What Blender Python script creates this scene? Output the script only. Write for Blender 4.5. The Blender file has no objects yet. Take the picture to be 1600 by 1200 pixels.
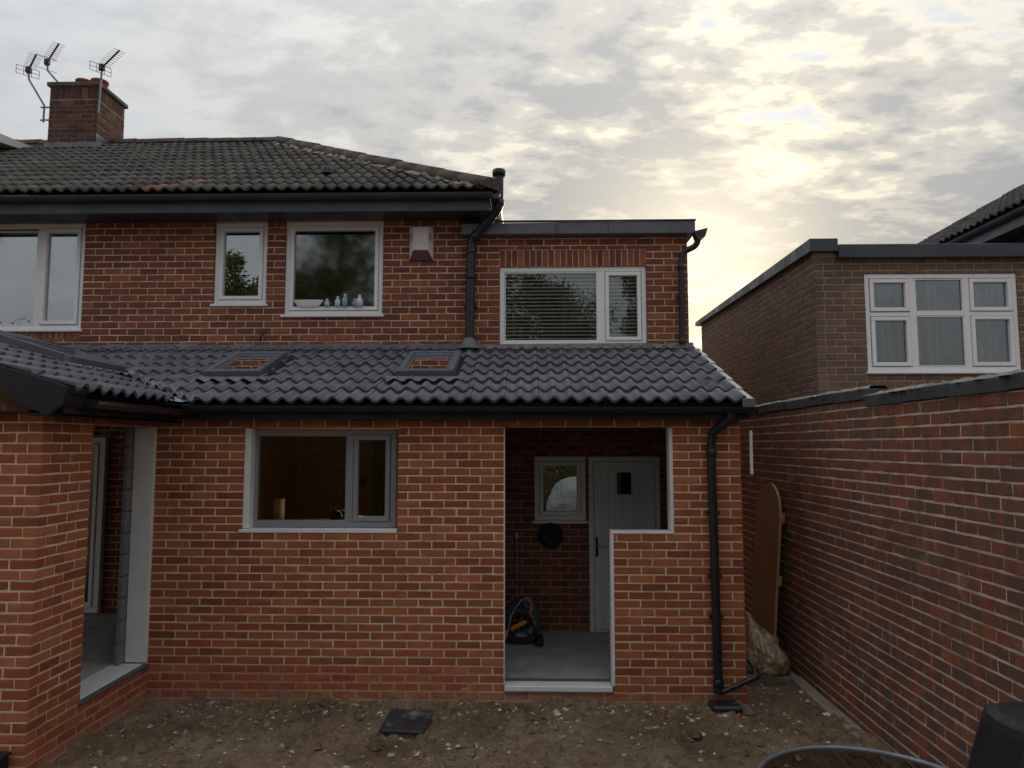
import bpy, bmesh, math, random
from mathutils import Vector, Matrix, noise
R = math.radians
random.seed(7)
scene = bpy.context.scene
COL = scene.collection

# ------------------------------------------------------------------ camera, sky, sun, exposure
EYE = Vector((0, 0, 2.33))
cam_d = bpy.data.cameras.new("camera")
cam = bpy.data.objects.new("camera", cam_d); COL.objects.link(cam)
cam.location = EYE
PITCH, YAW = R(4.9), R(1.4)
cam.rotation_euler = (R(90) + PITCH, 0, YAW)
cam_d.sensor_width = 36.0
cam_d.lens = 36.0 * 1109 / 1600
cam_d.clip_start = 0.05; cam_d.clip_end = 3000
scene.camera = cam

SUN_AZ, SUN_EL = R(14.0), R(12.5)                 # azimuth to the right of +Y, low behind the house
sun_dir = Vector((math.sin(SUN_AZ) * math.cos(SUN_EL), math.cos(SUN_AZ) * math.cos(SUN_EL), math.sin(SUN_EL)))
sd = bpy.data.lights.new("sun", 'SUN'); sd.energy = 0.6; sd.angle = R(12); sd.color = (1.0, 0.86, 0.66)
so = bpy.data.objects.new("sun", sd); COL.objects.link(so)
so.rotation_euler = sun_dir.to_track_quat('Z', 'Y').to_euler()

def build_world():
    w = bpy.data.worlds.new("World"); scene.world = w; w.use_nodes = True
    nt = w.node_tree; N = nt.nodes; L = nt.links; N.clear()
    def n(t, **k):
        x = N.new(t)
        for a, b in k.items(): setattr(x, a, b)
        return x
    def m(op, a, b=None, c=None, clamp=False):
        x = n('ShaderNodeMath', operation=op, use_clamp=clamp)
        for i, v in enumerate((a, b, c)):
            if v is None: continue
            if isinstance(v, (int, float)): x.inputs[i].default_value = v
            else: L.new(v, x.inputs[i])
        return x.outputs[0]
    def mix(f, a, b, bt='MIX'):
        x = n('ShaderNodeMix', data_type='RGBA', blend_type=bt)
        for s, v in ((x.inputs[0], f), (x.inputs[6], a), (x.inputs[7], b)):
            if isinstance(v, (int, float)): s.default_value = v
            elif isinstance(v, tuple): s.default_value = v + (1,)
            else: L.new(v, s)
        return x.outputs[2]
    def rng(v, a, b, c=0.0, d=1.0):
        x = n('ShaderNodeMapRange', interpolation_type='SMOOTHSTEP')
        L.new(v, x.inputs[0])
        for i, q in zip((1, 2, 3, 4), (a, b, c, d)): x.inputs[i].default_value = q
        return x.outputs[0]
    sky = n('ShaderNodeTexSky', sky_type='NISHITA', sun_disc=False)
    sky.sun_elevation = SUN_EL; sky.sun_rotation = SUN_AZ
    tc = n('ShaderNodeTexCoord'); sep = n('ShaderNodeSeparateXYZ'); L.new(tc.outputs['Generated'], sep.inputs[0])
    zz = m('ADD', m('MAXIMUM', sep.outputs[2], 0.0), 0.16)
    comb = n('ShaderNodeCombineXYZ')
    L.new(m('DIVIDE', sep.outputs[0], zz), comb.inputs[0]); L.new(m('DIVIDE', sep.outputs[1], zz), comb.inputs[1])
    def fbm(scale, det, rough, off, dist=0.0):
        mp = n('ShaderNodeMapping'); L.new(comb.outputs[0], mp.inputs[0]); mp.inputs['Location'].default_value = off
        mp.inputs['Rotation'].default_value = (0, 0, R(-24)); mp.inputs['Scale'].default_value = (1.0, 1.55, 1)
        x = n('ShaderNodeTexNoise'); L.new(mp.outputs[0], x.inputs['Vector'])
        x.inputs['Scale'].default_value = scale; x.inputs['Detail'].default_value = det
        x.inputs['Roughness'].default_value = rough; x.inputs['Distortion'].default_value = dist
        return x.outputs[0]
    big = fbm(0.50, 3, 0.5, (2.3, 0.7, 0)); mid = fbm(1.6, 10, 0.60, (5.1, 1.3, 0), 0.08); fine = fbm(7.5, 8, 0.58, (1.7, 3.1, 0), 0.12)
    dot = n('ShaderNodeVectorMath', operation='DOT_PRODUCT'); L.new(tc.outputs['Generated'], dot.inputs[0]); dot.inputs[1].default_value = sun_dir
    d0 = m('MAXIMUM', dot.outputs['Value'], 0.0)
    g1 = m('POWER', d0, 7.5); g2 = m('POWER', d0, 22.0); g3 = m('POWER', d0, 120.0)
    det = m('ADD', m('MULTIPLY', m('SUBTRACT', mid, 0.5), 1.5), m('MULTIPLY', m('SUBTRACT', fine, 0.5), 1.1))
    thick = m('ADD', m('ADD', 0.60, m('MULTIPLY', m('SUBTRACT', big, 0.5), 0.9)), m('MULTIPLY', det, m('ADD', 0.20, m('MULTIPLY', g1, 1.05))))
    thick = m('SUBTRACT', thick, m('MULTIPLY', g1, 0.06))
    def ramp(stops):
        x = n('ShaderNodeValToRGB'); L.new(thick, x.inputs[0]); e = x.color_ramp.elements; x.color_ramp.interpolation = 'EASE'
        while len(e) < len(stops): e.new(0.5)
        for q, (p, c) in zip(e, stops): q.position = p; q.color = c + (1,)
        return x.outputs[0]
    # thin cloud edges are bright, thick cloud is grey; towards the hidden sun the thin parts turn warm and bright
    grey = ramp([(0.28, (.245, .262, .288)), (0.42, (.265, .273, .282)), (0.58, (.218, .224, .232)), (0.84, (.178, .183, .192))])
    warm = ramp([(0.24, (.26, .28, .31)), (0.41, (.42, .385, .30)), (0.56, (.28, .265, .235)), (0.76, (.18, .182, .185))])
    cl = mix(m('MULTIPLY', g1, 1.1, clamp=True), grey, warm)
    cl = mix(m('MULTIPLY', g3, 0.45), cl, (.92, .80, .56))
    cl = mix(m('MULTIPLY', g2, 0.10), cl, (.80, .70, .50))
    sc = n('ShaderNodeVectorMath', operation='SCALE'); L.new(cl, sc.inputs[0]); sc.inputs['Scale'].default_value = 9.0
    col = mix(m('SUBTRACT', 0.98, m('MULTIPLY', rng(thick, 0.42, 0.24), 0.06)), sky.outputs[0], sc.outputs[0])
    # standard overcast brightening towards the zenith
    el = m('MAXIMUM', sep.outputs[2], 0.0)
    vm = n('ShaderNodeVectorMath', operation='SCALE'); L.new(col, vm.inputs[0])
    L.new(m('ADD', 0.66, m('MULTIPLY', el, 1.32)), vm.inputs['Scale'])
    bg = n('ShaderNodeBackground'); L.new(vm.outputs[0], bg.inputs[0]); bg.inputs[1].default_value = 0.1
    out = n('ShaderNodeOutputWorld'); L.new(bg.outputs[0], out.inputs[0])
build_world()
vs = scene.view_settings
vs.view_transform = 'Standard'; vs.look = 'None'; vs.gamma = 1.0; vs.use_curve_mapping = False
vs.exposure = 1.2
scene.cycles.max_bounces = 8; scene.cycles.transparent_max_bounces = 12
scene.cycles.use_denoising = True

# ------------------------------------------------------------------ material helpers
class NT:
    def __init__(s, name):
        s.mat = bpy.data.materials.new(name); s.mat.use_nodes = True
        s.nt = s.mat.node_tree; s.N = s.nt.nodes; s.L = s.nt.links
        s.p = s.N['Principled BSDF']; s.out = s.N['Material Output']
    def n(s, t, **k):
        x = s.N.new(t)
        for a, b in k.items(): setattr(x, a, b)
        return x
    def put(s, sock, v):
        if isinstance(v, (int, float)): sock.default_value = v
        elif isinstance(v, tuple): sock.default_value = v + (1,) if len(v) == 3 and sock.type == 'RGBA' else v
        else: s.L.new(v, sock)
    def math(s, op, a, b=None, clamp=False):
        x = s.n('ShaderNodeMath', operation=op, use_clamp=clamp); s.put(x.inputs[0], a)
        if b is not None: s.put(x.inputs[1], b)
        return x.outputs[0]
    def mix(s, f, a, b, bt='MIX'):
        x = s.n('ShaderNodeMix', data_type='RGBA', blend_type=bt)
        s.put(x.inputs[0], f); s.put(x.inputs[6], a); s.put(x.inputs[7], b); return x.outputs[2]
    def pos(s):
        if not hasattr(s, '_pos'): s._pos = s.n('ShaderNodeNewGeometry').outputs['Position']
        return s._pos
    def noise(s, scale, det=4, rough=0.55, vec=None, stretch=None, dist=0.0):
        v = vec or s.pos()
        if stretch:
            mp = s.n('ShaderNodeMapping'); s.L.new(v, mp.inputs[0]); mp.inputs['Scale'].default_value = stretch; v = mp.outputs[0]
        x = s.n('ShaderNodeTexNoise'); s.L.new(v, x.inputs['Vector'])
        x.inputs['Scale'].default_value = scale; x.inputs['Detail'].default_value = det
        x.inputs['Roughness'].default_value = rough; x.inputs['Distortion'].default_value = dist
        return x.outputs[0]
    def rng(s, v, a, b, c=0.0, d=1.0):
        x = s.n('ShaderNodeMapRange', interpolation_type='SMOOTHSTEP'); s.put(x.inputs[0], v)
        for i, q in zip((1, 2, 3, 4), (a, b, c, d)): x.inputs[i].default_value = q
        return x.outputs[0]
    def ramp(s, v, stops):
        x = s.n('ShaderNodeValToRGB'); s.put(x.inputs[0], v); e = x.color_ramp.elements
        while len(e) < len(stops): e.new(0.5)
        for q, (p, c) in zip(e, stops): q.position = p; q.color = c + (1,)
        return x.outputs[0]
    def bump(s, h, strength=0.4, dist=0.01):
        x = s.n('ShaderNodeBump'); s.put(x.inputs['Height'], h); x.inputs['Strength'].default_value = strength
        x.inputs['Distance'].default_value = dist; s.L.new(x.outputs[0], s.p.inputs['Normal'])
    def rand(s):
        oi = s.n('ShaderNodeObjectInfo'); g = s.n('ShaderNodeNewGeometry')
        return s.math('FRACT', s.math('ADD', oi.outputs['Random'], g.outputs['Random Per Island']))
    def done(s, col, rough=0.8, spec=0.3, metal=0.0):
        s.put(s.p.inputs['Base Color'], col); s.put(s.p.inputs['Roughness'], rough)
        s.p.inputs['Specular IOR Level'].default_value = spec; s.p.inputs['Metallic'].default_value = metal
        return s.mat

def brick_mat(name, stops, bloom=(0.55, 0.42, 0.34), bloom_lo=0.66, soot=0.0, streak=False, grit=0.35, splash=False):
    t = NT(name); r = t.rand()
    c = t.ramp(r, stops)
    blot = t.noise(9, 4, 0.6); c = t.mix(t.rng(blot, 0.35, 0.75, 0.0, 0.45), c, t.mix(1.0, c, (0.55, 0.5, 0.5), 'MULTIPLY'))
    gr = t.noise(170, 3, 0.7, stretch=(1, 1, 1.6)); c = t.mix(t.rng(gr, 0.40, 0.75, 0.0, grit), c, t.mix(1.0, c, (0.5, 0.46, 0.46), 'MULTIPLY'))
    br = t.noise(60, 2, 0.5); c = t.mix(t.rng(br, 0.62, 0.8, 0.0, 0.35), c, (0.50, 0.27, 0.17))
    ef = t.noise(1.6, 6, 0.72); ef2 = t.noise(28, 3, 0.6)
    c = t.mix(t.math('MULTIPLY', t.rng(ef, bloom_lo, bloom_lo + 0.16), t.rng(ef2, 0.3, 0.7, 0.15, 0.6)), c, bloom)
    if splash:                                       # dried mud thrown up on the lowest courses
        sx = t.n('ShaderNodeSeparateXYZ'); t.L.new(t.pos(), sx.inputs[0]); hz = t.math('ADD', sx.outputs[2], t.math('MULTIPLY', t.noise(6, 5, 0.65), -0.35))
        c = t.mix(t.rng(hz, -0.05, -0.17, 0.0, 0.65), c, (0.36, 0.25, 0.17))
    if soot: c = t.mix(t.rng(t.noise(0.9, 5, 0.65), 0.4, 0.7, 0.0, soot), c, (0.045, 0.04, 0.037))
    if streak:
        hu = t.noise(8.0, 3, 0.6, stretch=(1, 1.7, 0.22)); c = t.mix(t.rng(hu, 0.46, 0.64, 0.0, 0.7), c, (0.125, 0.088, 0.062)); c = t.mix(t.rng(hu, 0.46, 0.34, 0.0, 0.6), c, (0.30, 0.085, 0.055))
        st = t.noise(5.0, 5, 0.65, stretch=(1, 1.6, 0.16))
        c = t.mix(t.rng(st, 0.54, 0.74, 0.0, 0.5), c, (0.085, 0.068, 0.056))
        st2 = t.noise(7.0, 4, 0.6, stretch=(1, 1.5, 0.2), dist=0.4)
        c = t.mix(t.rng(st2, 0.62, 0.78, 0.0, 0.42), c, (0.36, 0.27, 0.22))
    t.bump(t.math('ADD', t.math('MULTIPLY', gr, 0.5), t.noise(45, 3, 0.6)), 0.5, 0.004)
    return t.done(c, 0.88, 0.2)
def mortar_mat(name, col, dark=(0.2, 0.15, 0.11), amt=0.5):
    t = NT(name); a = t.noise(3.5, 5, 0.65); b = t.noise(90, 3, 0.6)
    c = t.mix(t.rng(a, 0.40, 0.72, 0.0, amt), col, dark); c = t.mix(t.rng(b, 0.4, 0.7, 0.0, 0.3), c, t.mix(1.0, c, (0.6, 0.58, 0.55), 'MULTIPLY'))
    t.bump(b, 0.5, 0.004); return t.done(c, 0.95, 0.1)
def plain(name, col, rough=0.5, spec=0.4, var=0.18, scale=6.0, metal=0.0, bump=0.0, dirt=None):
    t = NT(name); a = t.noise(scale, 5, 0.6)
    c = t.mix(t.rng(a, 0.3, 0.75, 0.0, 1.0), col, tuple(x * (1 - var) for x in col))
    if dirt: c = t.mix(t.rng(t.noise(scale * 0.45, 6, 0.7), 0.5, 0.78, 0.0, dirt[1]), c, dirt[0])
    if bump: t.bump(t.noise(scale * 14, 4, 0.6), bump, 0.006)
    t.done(c, rough, spec, metal)
    t.L.new(t.rng(t.noise(scale * 2, 4, 0.6), 0.3, 0.7, max(rough - 0.1, 0.02), min(rough + 0.12, 1)), t.p.inputs['Roughness'])
    return t.mat
def glass_mat(name, tint=(0.86, 0.9, 0.88), base=0.06, ripple=0.0, rough=0.0, mult=1.5):
    t = NT(name); t.N.remove(t.p)
    tr = t.n('ShaderNodeBsdfTransparent'); tr.inputs[0].default_value = tint + (1,)
    gl = t.n('ShaderNodeBsdfGlossy'); gl.inputs['Color'].default_value = (0.95, 0.97, 1, 1); gl.inputs['Roughness'].default_value = rough
    if ripple:
        b = t.n('ShaderNodeBump'); b.inputs['Strength'].default_value = ripple; b.inputs['Distance'].default_value = 0.01
        t.L.new(t.noise(55, 3, 0.6), b.inputs['Height']); t.L.new(b.outputs[0], gl.inputs['Normal'])
    fr = t.n('ShaderNodeFresnel'); fr.inputs[0].default_value = 1.55
    f = t.math('ADD', t.math('MULTIPLY', fr.outputs[0], mult), base, clamp=True)
    mx = t.n('ShaderNodeMixShader'); t.L.new(f, mx.inputs[0]); t.L.new(tr.outputs[0], mx.inputs[1]); t.L.new(gl.outputs[0], mx.inputs[2])
    t.L.new(mx.outputs[0], t.out.inputs[0]); return t.mat

M = {}
M['brick_new'] = brick_mat('brick_new', [(0.0, (0.27, 0.080, 0.042)), (0.15, (0.35, 0.104, 0.050)), (0.7, (0.42, 0.134, 0.062)), (1.0, (0.49, 0.175, 0.084))], bloom_lo=0.62)
M['brick_plinth'] = brick_mat('brick_plinth', [(0.0, (0.38, 0.10, 0.056)), (0.5, (0.45, 0.130, 0.068)), (1.0, (0.50, 0.17, 0.09))], bloom=(0.5, 0.3, 0.22), bloom_lo=0.52, splash=True)
M['brick_old'] = brick_mat('brick_old', [(0.0, (0.165, 0.066, 0.050)), (0.3, (0.22, 0.076, 0.053)), (0.75, (0.275, 0.092, 0.058)), (1.0, (0.36, 0.128, 0.072))], bloom_lo=0.72)
M['brick_side'] = brick_mat('brick_boundary', [(0.0, (0.17, 0.090, 0.066)), (0.45, (0.23, 0.096, 0.064)), (0.9, (0.29, 0.104, 0.064)), (1.0, (0.37, 0.125, 0.066))], bloom=(0.5, 0.44, 0.38), bloom_lo=0.57, soot=0.28, streak=True)
M['brick_nb'] = brick_mat('brick_neighbour', [(0.0, (0.165, 0.120, 0.093)), (0.5, (0.19, 0.134, 0.102)), (1.0, (0.225, 0.153, 0.113))], bloom_lo=0.74, soot=0.25)
M['brick_ch'] = brick_mat('brick_chimney', [(0.0, (0.075, 0.042, 0.038)), (0.75, (0.125, 0.058, 0.048)), (1.0, (0.20, 0.11, 0.075))], bloom_lo=0.7, soot=0.6)
M['mortar_new'] = mortar_mat('mortar_new', (0.76, 0.65, 0.48), (0.52, 0.38, 0.26), 0.6)
M['mortar_plinth'] = mortar_mat('mortar_plinth', (0.52, 0.33, 0.22), (0.40, 0.19, 0.12), 0.8)
M['mortar_old'] = mortar_mat('mortar_old', (0.70, 0.54, 0.37), (0.38, 0.24, 0.16), 0.75)
M['mortar_side'] = mortar_mat('mortar_boundary', (0.64, 0.54, 0.43), (0.2, 0.15, 0.12), 0.8)
M['mortar_nb'] = mortar_mat('mortar_neighbour', (0.40, 0.30, 0.22), (0.26, 0.19, 0.14), 0.6)
M['upvc'] = plain('white_upvc', (0.85, 0.85, 0.86), 0.35, 0.5, 0.05, 3.0, dirt=((0.45, 0.42, 0.38), 0.25))
M['grey_frame'] = plain('grey_frame', (0.27, 0.27, 0.285), 0.4, 0.5, 0.08, 3.0)
M['board'] = plain('white_board', (0.83, 0.83, 0.82), 0.6, 0.3, 0.12, 4.0, dirt=((0.4, 0.37, 0.33), 0.3))
M['black'] = plain('black_plastic', (0.020, 0.021, 0.024), 0.34, 0.5, 0.3, 3.0)
M['blackdull'] = plain('black_board', (0.016, 0.017, 0.021), 0.5, 0.4, 0.3, 3.0)
M['navy'] = plain('dark_fascia', (0.045, 0.051, 0.065), 0.42, 0.5, 0.25, 2.0)
M['soffit'] = plain('grey_soffit', (0.075, 0.082, 0.096), 0.5, 0.4, 0.2, 2.0)
M['lead'] = plain('lead_flashing', (0.17, 0.18, 0.20), 0.45, 0.5, 0.35, 5.0, bump=0.3, dirt=((0.4, 0.39, 0.36), 0.4))
M['slate_fascia'] = plain('slate_grey_fascia', (0.13, 0.145, 0.165), 0.5, 0.4, 0.25, 2.5)
M['valley'] = plain('valley_lead', (0.36, 0.42, 0.50), 0.4, 0.5, 0.3, 5.0)
M['block'] = plain('concrete_block', (0.24, 0.24, 0.245), 0.95, 0.1, 0.3, 14, bump=0.6)
M['screed'] = plain('concrete_floor', (0.48, 0.47, 0.44), 0.85, 0.2, 0.35, 3.0, bump=0.4, dirt=((0.2, 0.18, 0.16), 0.6))
M['plaster'] = plain('ochre_wall', (0.46, 0.27, 0.11), 0.85, 0.2, 0.15, 1.5)
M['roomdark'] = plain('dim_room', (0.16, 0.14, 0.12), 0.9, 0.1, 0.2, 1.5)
M['glass'] = glass_mat('window_glass', base=0.21)
M['glass_obscure'] = glass_mat('obscure_glass', (0.30, 0.33, 0.31), 0.18, 0.010, 0.0)
M['glass_clear'] = glass_mat('clear_glass', (0.9, 0.93, 0.92), 0.03)
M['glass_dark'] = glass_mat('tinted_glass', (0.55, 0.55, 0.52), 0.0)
M['glass_roof'] = glass_mat('roof_glass', (0.55, 0.58, 0.58), 0.10)
M['fabric'] = plain('pale_blind', (0.50, 0.53, 0.50), 0.9, 0.1, 0.1, 1.0)
M['net'] = plain('net_curtain', (0.40, 0.43, 0.41), 0.95, 0.1, 0.25, 5.0)
M['slat'] = plain('blind_slat', (0.88, 0.87, 0.80), 0.5, 0.3, 0.08, 5.0)
M['chrome'] = plain('metal', (0.5, 0.5, 0.52), 0.3, 0.5, 0.1, 8, metal=1.0)
M['alu'] = plain('grey_metal', (0.22, 0.22, 0.24), 0.45, 0.5, 0.2, 8, metal=0.7)
M['terracotta'] = plain('terracotta', (0.36, 0.085, 0.06), 0.8, 0.2, 0.3, 6, dirt=((0.08, 0.06, 0.05), 0.6))
M['clay'] = plain('orange_clay', (0.50, 0.17, 0.06), 0.7, 0.3, 0.2, 8)
M['mortarbed'] = plain('ridge_mortar', (0.34, 0.32, 0.28), 0.95, 0.1, 0.5, 9, bump=0.9, dirt=((0.14, 0.12, 0.1), 0.8))
M['ridge'] = plain('ridge_concrete', (0.16, 0.13, 0.11), 0.95, 0.1, 0.45, 7, bump=0.7, dirt=((0.28, 0.25, 0.19), 0.6))
M['bell'] = plain('alarm_white', (0.72, 0.66, 0.66), 0.4, 0.4, 0.05, 4)
M['bellred'] = plain('alarm_maroon', (0.15, 0.06, 0.075), 0.4, 0.4, 0.05, 4)
M['orange'] = plain('orange_plastic', (0.80, 0.27, 0.02), 0.4, 0.5, 0.1, 9)
M['rubber'] = plain('tyre_rubber', (0.018, 0.018, 0.018), 0.8, 0.3, 0.3, 9)
M['hose'] = plain('grey_hose', (0.34, 0.35, 0.36), 0.5, 0.4, 0.15, 9)
M['cloth_black'] = plain('black_cover', (0.017, 0.018, 0.022), 0.55, 0.35, 0.4, 6, bump=0.3)

def tile_mat(name, a, b, lichen, amt, rough=0.6, spec=0.4):
    t = NT(name); r = t.rand(); c = t.mix(r, a, b)
    nz = t.noise(7, 5, 0.65); c = t.mix(t.rng(nz, 0.45, 0.75, 0.0, amt), c, lichen)
    c = t.mix(t.rng(t.noise(80, 3, 0.6), 0.55, 0.75, 0.0, amt * 0.8), c, tuple(x * 0.45 for x in a))
    t.bump(t.noise(70, 3, 0.6), 0.3 + amt * 0.4, 0.004); return t.done(c, rough, spec)
M['tile_new'] = tile_mat('tile_new', (0.088, 0.090, 0.106), (0.135, 0.136, 0.156), (0.19, 0.185, 0.19), 0.35, 0.46, 0.5)
M['tile_old'] = tile_mat('tile_old', (0.088, 0.080, 0.074), (0.155, 0.145, 0.132), (0.27, 0.255, 0.22), 0.6, 0.9, 0.2)
M['tile_red'] = tile_mat('tile_red', (0.30, 0.15, 0.125), (0.33, 0.17, 0.14), (0.25, 0.2, 0.17), 0.5, 0.9, 0.2)
M['verge'] = tile_mat('verge_clip', (0.42, 0.41, 0.38), (0.5, 0.49, 0.45), (0.5, 0.48, 0.42), 0.2, 0.5, 0.4)

def soil_mat():
    t = NT('bare_soil'); a = t.noise(1.3, 6, 0.65); b = t.noise(14, 6, 0.7); g = t.noise(110, 4, 0.7)
    c = t.ramp(a, [(0.30, (0.24, 0.16, 0.098)), (0.5, (0.42, 0.30, 0.195)), (0.7, (0.56, 0.43, 0.29))])
    c = t.mix(t.rng(b, 0.42, 0.72, 0.0, 0.65), c, (0.13, 0.092, 0.06))
    c = t.mix(t.rng(g, 0.60, 0.74, 0.0, 0.8), c, (0.56, 0.47, 0.36))
    c = t.mix(t.rng(g, 0.40, 0.30, 0.0, 0.7), c, (0.08, 0.058, 0.04))
    t.bump(t.math('ADD', b, t.math('MULTIPLY', g, 0.6)), 1.0, 0.06); return t.done(c, 0.97, 0.1)
M['soil'] = soil_mat()
M['stone'] = None
def stone_mat():
    t = NT('rubble'); r = t.rand()
    c = t.ramp(r, [(0.0, (0.16, 0.12, 0.085)), (0.55, (0.33, 0.26, 0.19)), (0.85, (0.50, 0.43, 0.34)), (1.0, (0.66, 0.62, 0.54))])
    t.bump(t.noise(90, 3, 0.6), 0.5, 0.004); return t.done(c, 0.95, 0.1)
M['stone'] = stone_mat()
M['path'] = plain('old_concrete', (0.38, 0.33, 0.265), 0.95, 0.1, 0.4, 2.5, bump=0.5, dirt=((0.12, 0.09, 0.06), 0.75))
def wood_mat():
    t = NT('gate_wood'); g = t.noise(22, 5, 0.6, stretch=(1.5, 1.5, 0.07)); a = t.noise(2.2, 3, 0.5)
    c = t.ramp(g, [(0.3, (0.19, 0.085, 0.035)), (0.7, (0.32, 0.15, 0.062))]); c = t.mix(t.rng(a, 0.4, 0.75, 0.0, 0.4), c, (0.13, 0.062, 0.03))
    t.bump(g, 0.3, 0.004); return t.done(c, 0.6, 0.3)
M['wood'] = wood_mat()
M['woodpale'] = plain('pale_batten', (0.50, 0.30, 0.14), 0.7, 0.3, 0.2, 8)
def sack_mat():
    t = NT('clear_sack'); a = t.noise(9, 5, 0.65); b = t.noise(26, 3, 0.6)
    c = t.ramp(a, [(0.35, (0.20, 0.15, 0.08)), (0.50, (0.46, 0.37, 0.22)), (0.64, (0.76, 0.71, 0.58))])
    t.bump(b, 0.6, 0.02); t.p.inputs['Coat Weight'].default_value = 0.6; t.p.inputs['Coat Roughness'].default_value = 0.15
    return t.done(c, 0.35, 0.5)
M['sack'] = sack_mat()

# ------------------------------------------------------------------ object helpers
def link(name, me, mat=None, parent=None):
    o = bpy.data.objects.new(name, me); COL.objects.link(o)
    if mat is not None and me is not None and not me.materials: me.materials.append(M[mat] if isinstance(mat, str) else mat)
    if parent is not None: o.parent = parent
    return o
def tag(o, label=None, cat=None, group=None, kind=None):
    for k, v in (('label', label), ('category', cat), ('group', group), ('kind', kind)):
        if v: o[k] = v
    return o
def thing(name, label, cat, group=None, loc=(0, 0, 0)):
    o = bpy.data.objects.new(name, None); COL.objects.link(o); o.location = loc; o.empty_display_size = 0.2
    return tag(o, label, cat, group)
class MB:
    def __init__(s): s.v = []; s.f = []; s.sm = []
    def add(s, vs, fs, smooth=False):
        b = len(s.v); s.v += [tuple(v) for v in vs]; s.f += [tuple(b + i for i in f) for f in fs]; s.sm += [smooth] * len(fs); return s
    def box(s, x0, x1, y0, y1, z0, z1):
        return s.add([(x0, y0, z0), (x1, y0, z0), (x1, y1, z0), (x0, y1, z0), (x0, y0, z1), (x1, y0, z1), (x1, y1, z1), (x0, y1, z1)],
                     [(0, 3, 2, 1), (4, 5, 6, 7), (0, 1, 5, 4), (1, 2, 6, 5), (2, 3, 7, 6), (3, 0, 4, 7)])
    def bbox(s, x0, x1, y0, y1, z0, z1, b=0.004):        # bevelled box
        bm = bmesh.new(); bmesh.ops.create_cube(bm, size=1)
        for v in bm.verts: v.co = Vector(((x0 + x1) / 2 + v.co.x * (x1 - x0), (y0 + y1) / 2 + v.co.y * (y1 - y0), (z0 + z1) / 2 + v.co.z * (z1 - z0)))
        bmesh.ops.bevel(bm, geom=bm.edges[:], offset=b, segments=1, affect='EDGES')
        bm.verts.index_update(); s.add([v.co for v in bm.verts], [[v.index for v in f.verts] for f in bm.faces]); bm.free(); return s
    def tube(s, pts, r, seg=10, cap=True):
        pts = [Vector(p) for p in pts]; rr = r if isinstance(r, (list, tuple)) else [r] * len(pts); rings = []; up = None
        for i, p in enumerate(pts):
            d = (pts[min(i + 1, len(pts) - 1)] - pts[max(i - 1, 0)]).normalized()
            if up is None: up = Vector((0, 0, 1)) if abs(d.z) < 0.9 else Vector((1, 0, 0))
            a = d.cross(up).normalized(); b = a.cross(d).normalized(); up = b
            rings.append([p + (a * math.cos(2 * math.pi * k / seg) + b * math.sin(2 * math.pi * k / seg)) * rr[i] for k in range(seg)])
        vs = [v for q in rings for v in q]; fs = []
        for i in range(len(rings) - 1):
            for k in range(seg): fs.append((i * seg + k, i * seg + (k + 1) % seg, (i + 1) * seg + (k + 1) % seg, (i + 1) * seg + k))
        s.add(vs, fs, True)
        if cap: s.add(rings[0], [tuple(range(seg))]); s.add(rings[-1], [tuple(range(seg))])
        return s
    def lathe(s, c, prof, seg=20, axis='z'):
        vs = []; fs = []
        for r, h in prof:
            for k in range(seg):
                a = 2 * math.pi * k / seg; q = (r * math.cos(a), r * math.sin(a), h)
                if axis == 'y': q = (q[0], h, q[1])
                if axis == 'x': q = (h, q[0], q[1])
                vs.append((c[0] + q[0], c[1] + q[1], c[2] + q[2]))
        for i in range(len(prof) - 1):
            for k in range(seg): fs.append((i * seg + k, i * seg + (k + 1) % seg, (i + 1) * seg + (k + 1) % seg, (i + 1) * seg + k))
        return s.add(vs, fs, True)
    def mesh(s, name):
        me = bpy.data.meshes.new(name); me.from_pydata(s.v, [], s.f); me.polygons.foreach_set('use_smooth', s.sm); me.update(); return me
    def build(s, name, mat, parent=None):
        bm = bmesh.new(); me = s.mesh(name); bm.from_mesh(me); bmesh.ops.recalc_face_normals(bm, faces=bm.faces[:]); bm.to_mesh(me); bm.free()
        return link(name, me, mat, parent)
def bx(name, mat, parent, *c, b=0.0):
    m = MB(); (m.bbox(*c, b=b) if b else m.box(*c)); return m.build(name, mat, parent)

# projection, only used to decide which of the many bricks and tiles show largest
fw = Vector((-math.sin(YAW) * math.cos(PITCH), math.cos(YAW) * math.cos(PITCH), math.sin(PITCH))); rt = Vector((math.cos(YAW), math.sin(YAW), 0)); upv = rt.cross(fw)
def shows(p, margin=0.02):
    q = Vector(p) - EYE; d = q.dot(fw)
    if d < 0.3: return None
    x = 0.5 + 1109 * q.dot(rt) / d / 1600; y = 0.5 - 1109 * q.dot(upv) / d / 1200
    return d if -margin < x < 1 + margin and -margin < y < 1 + margin else None

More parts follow.
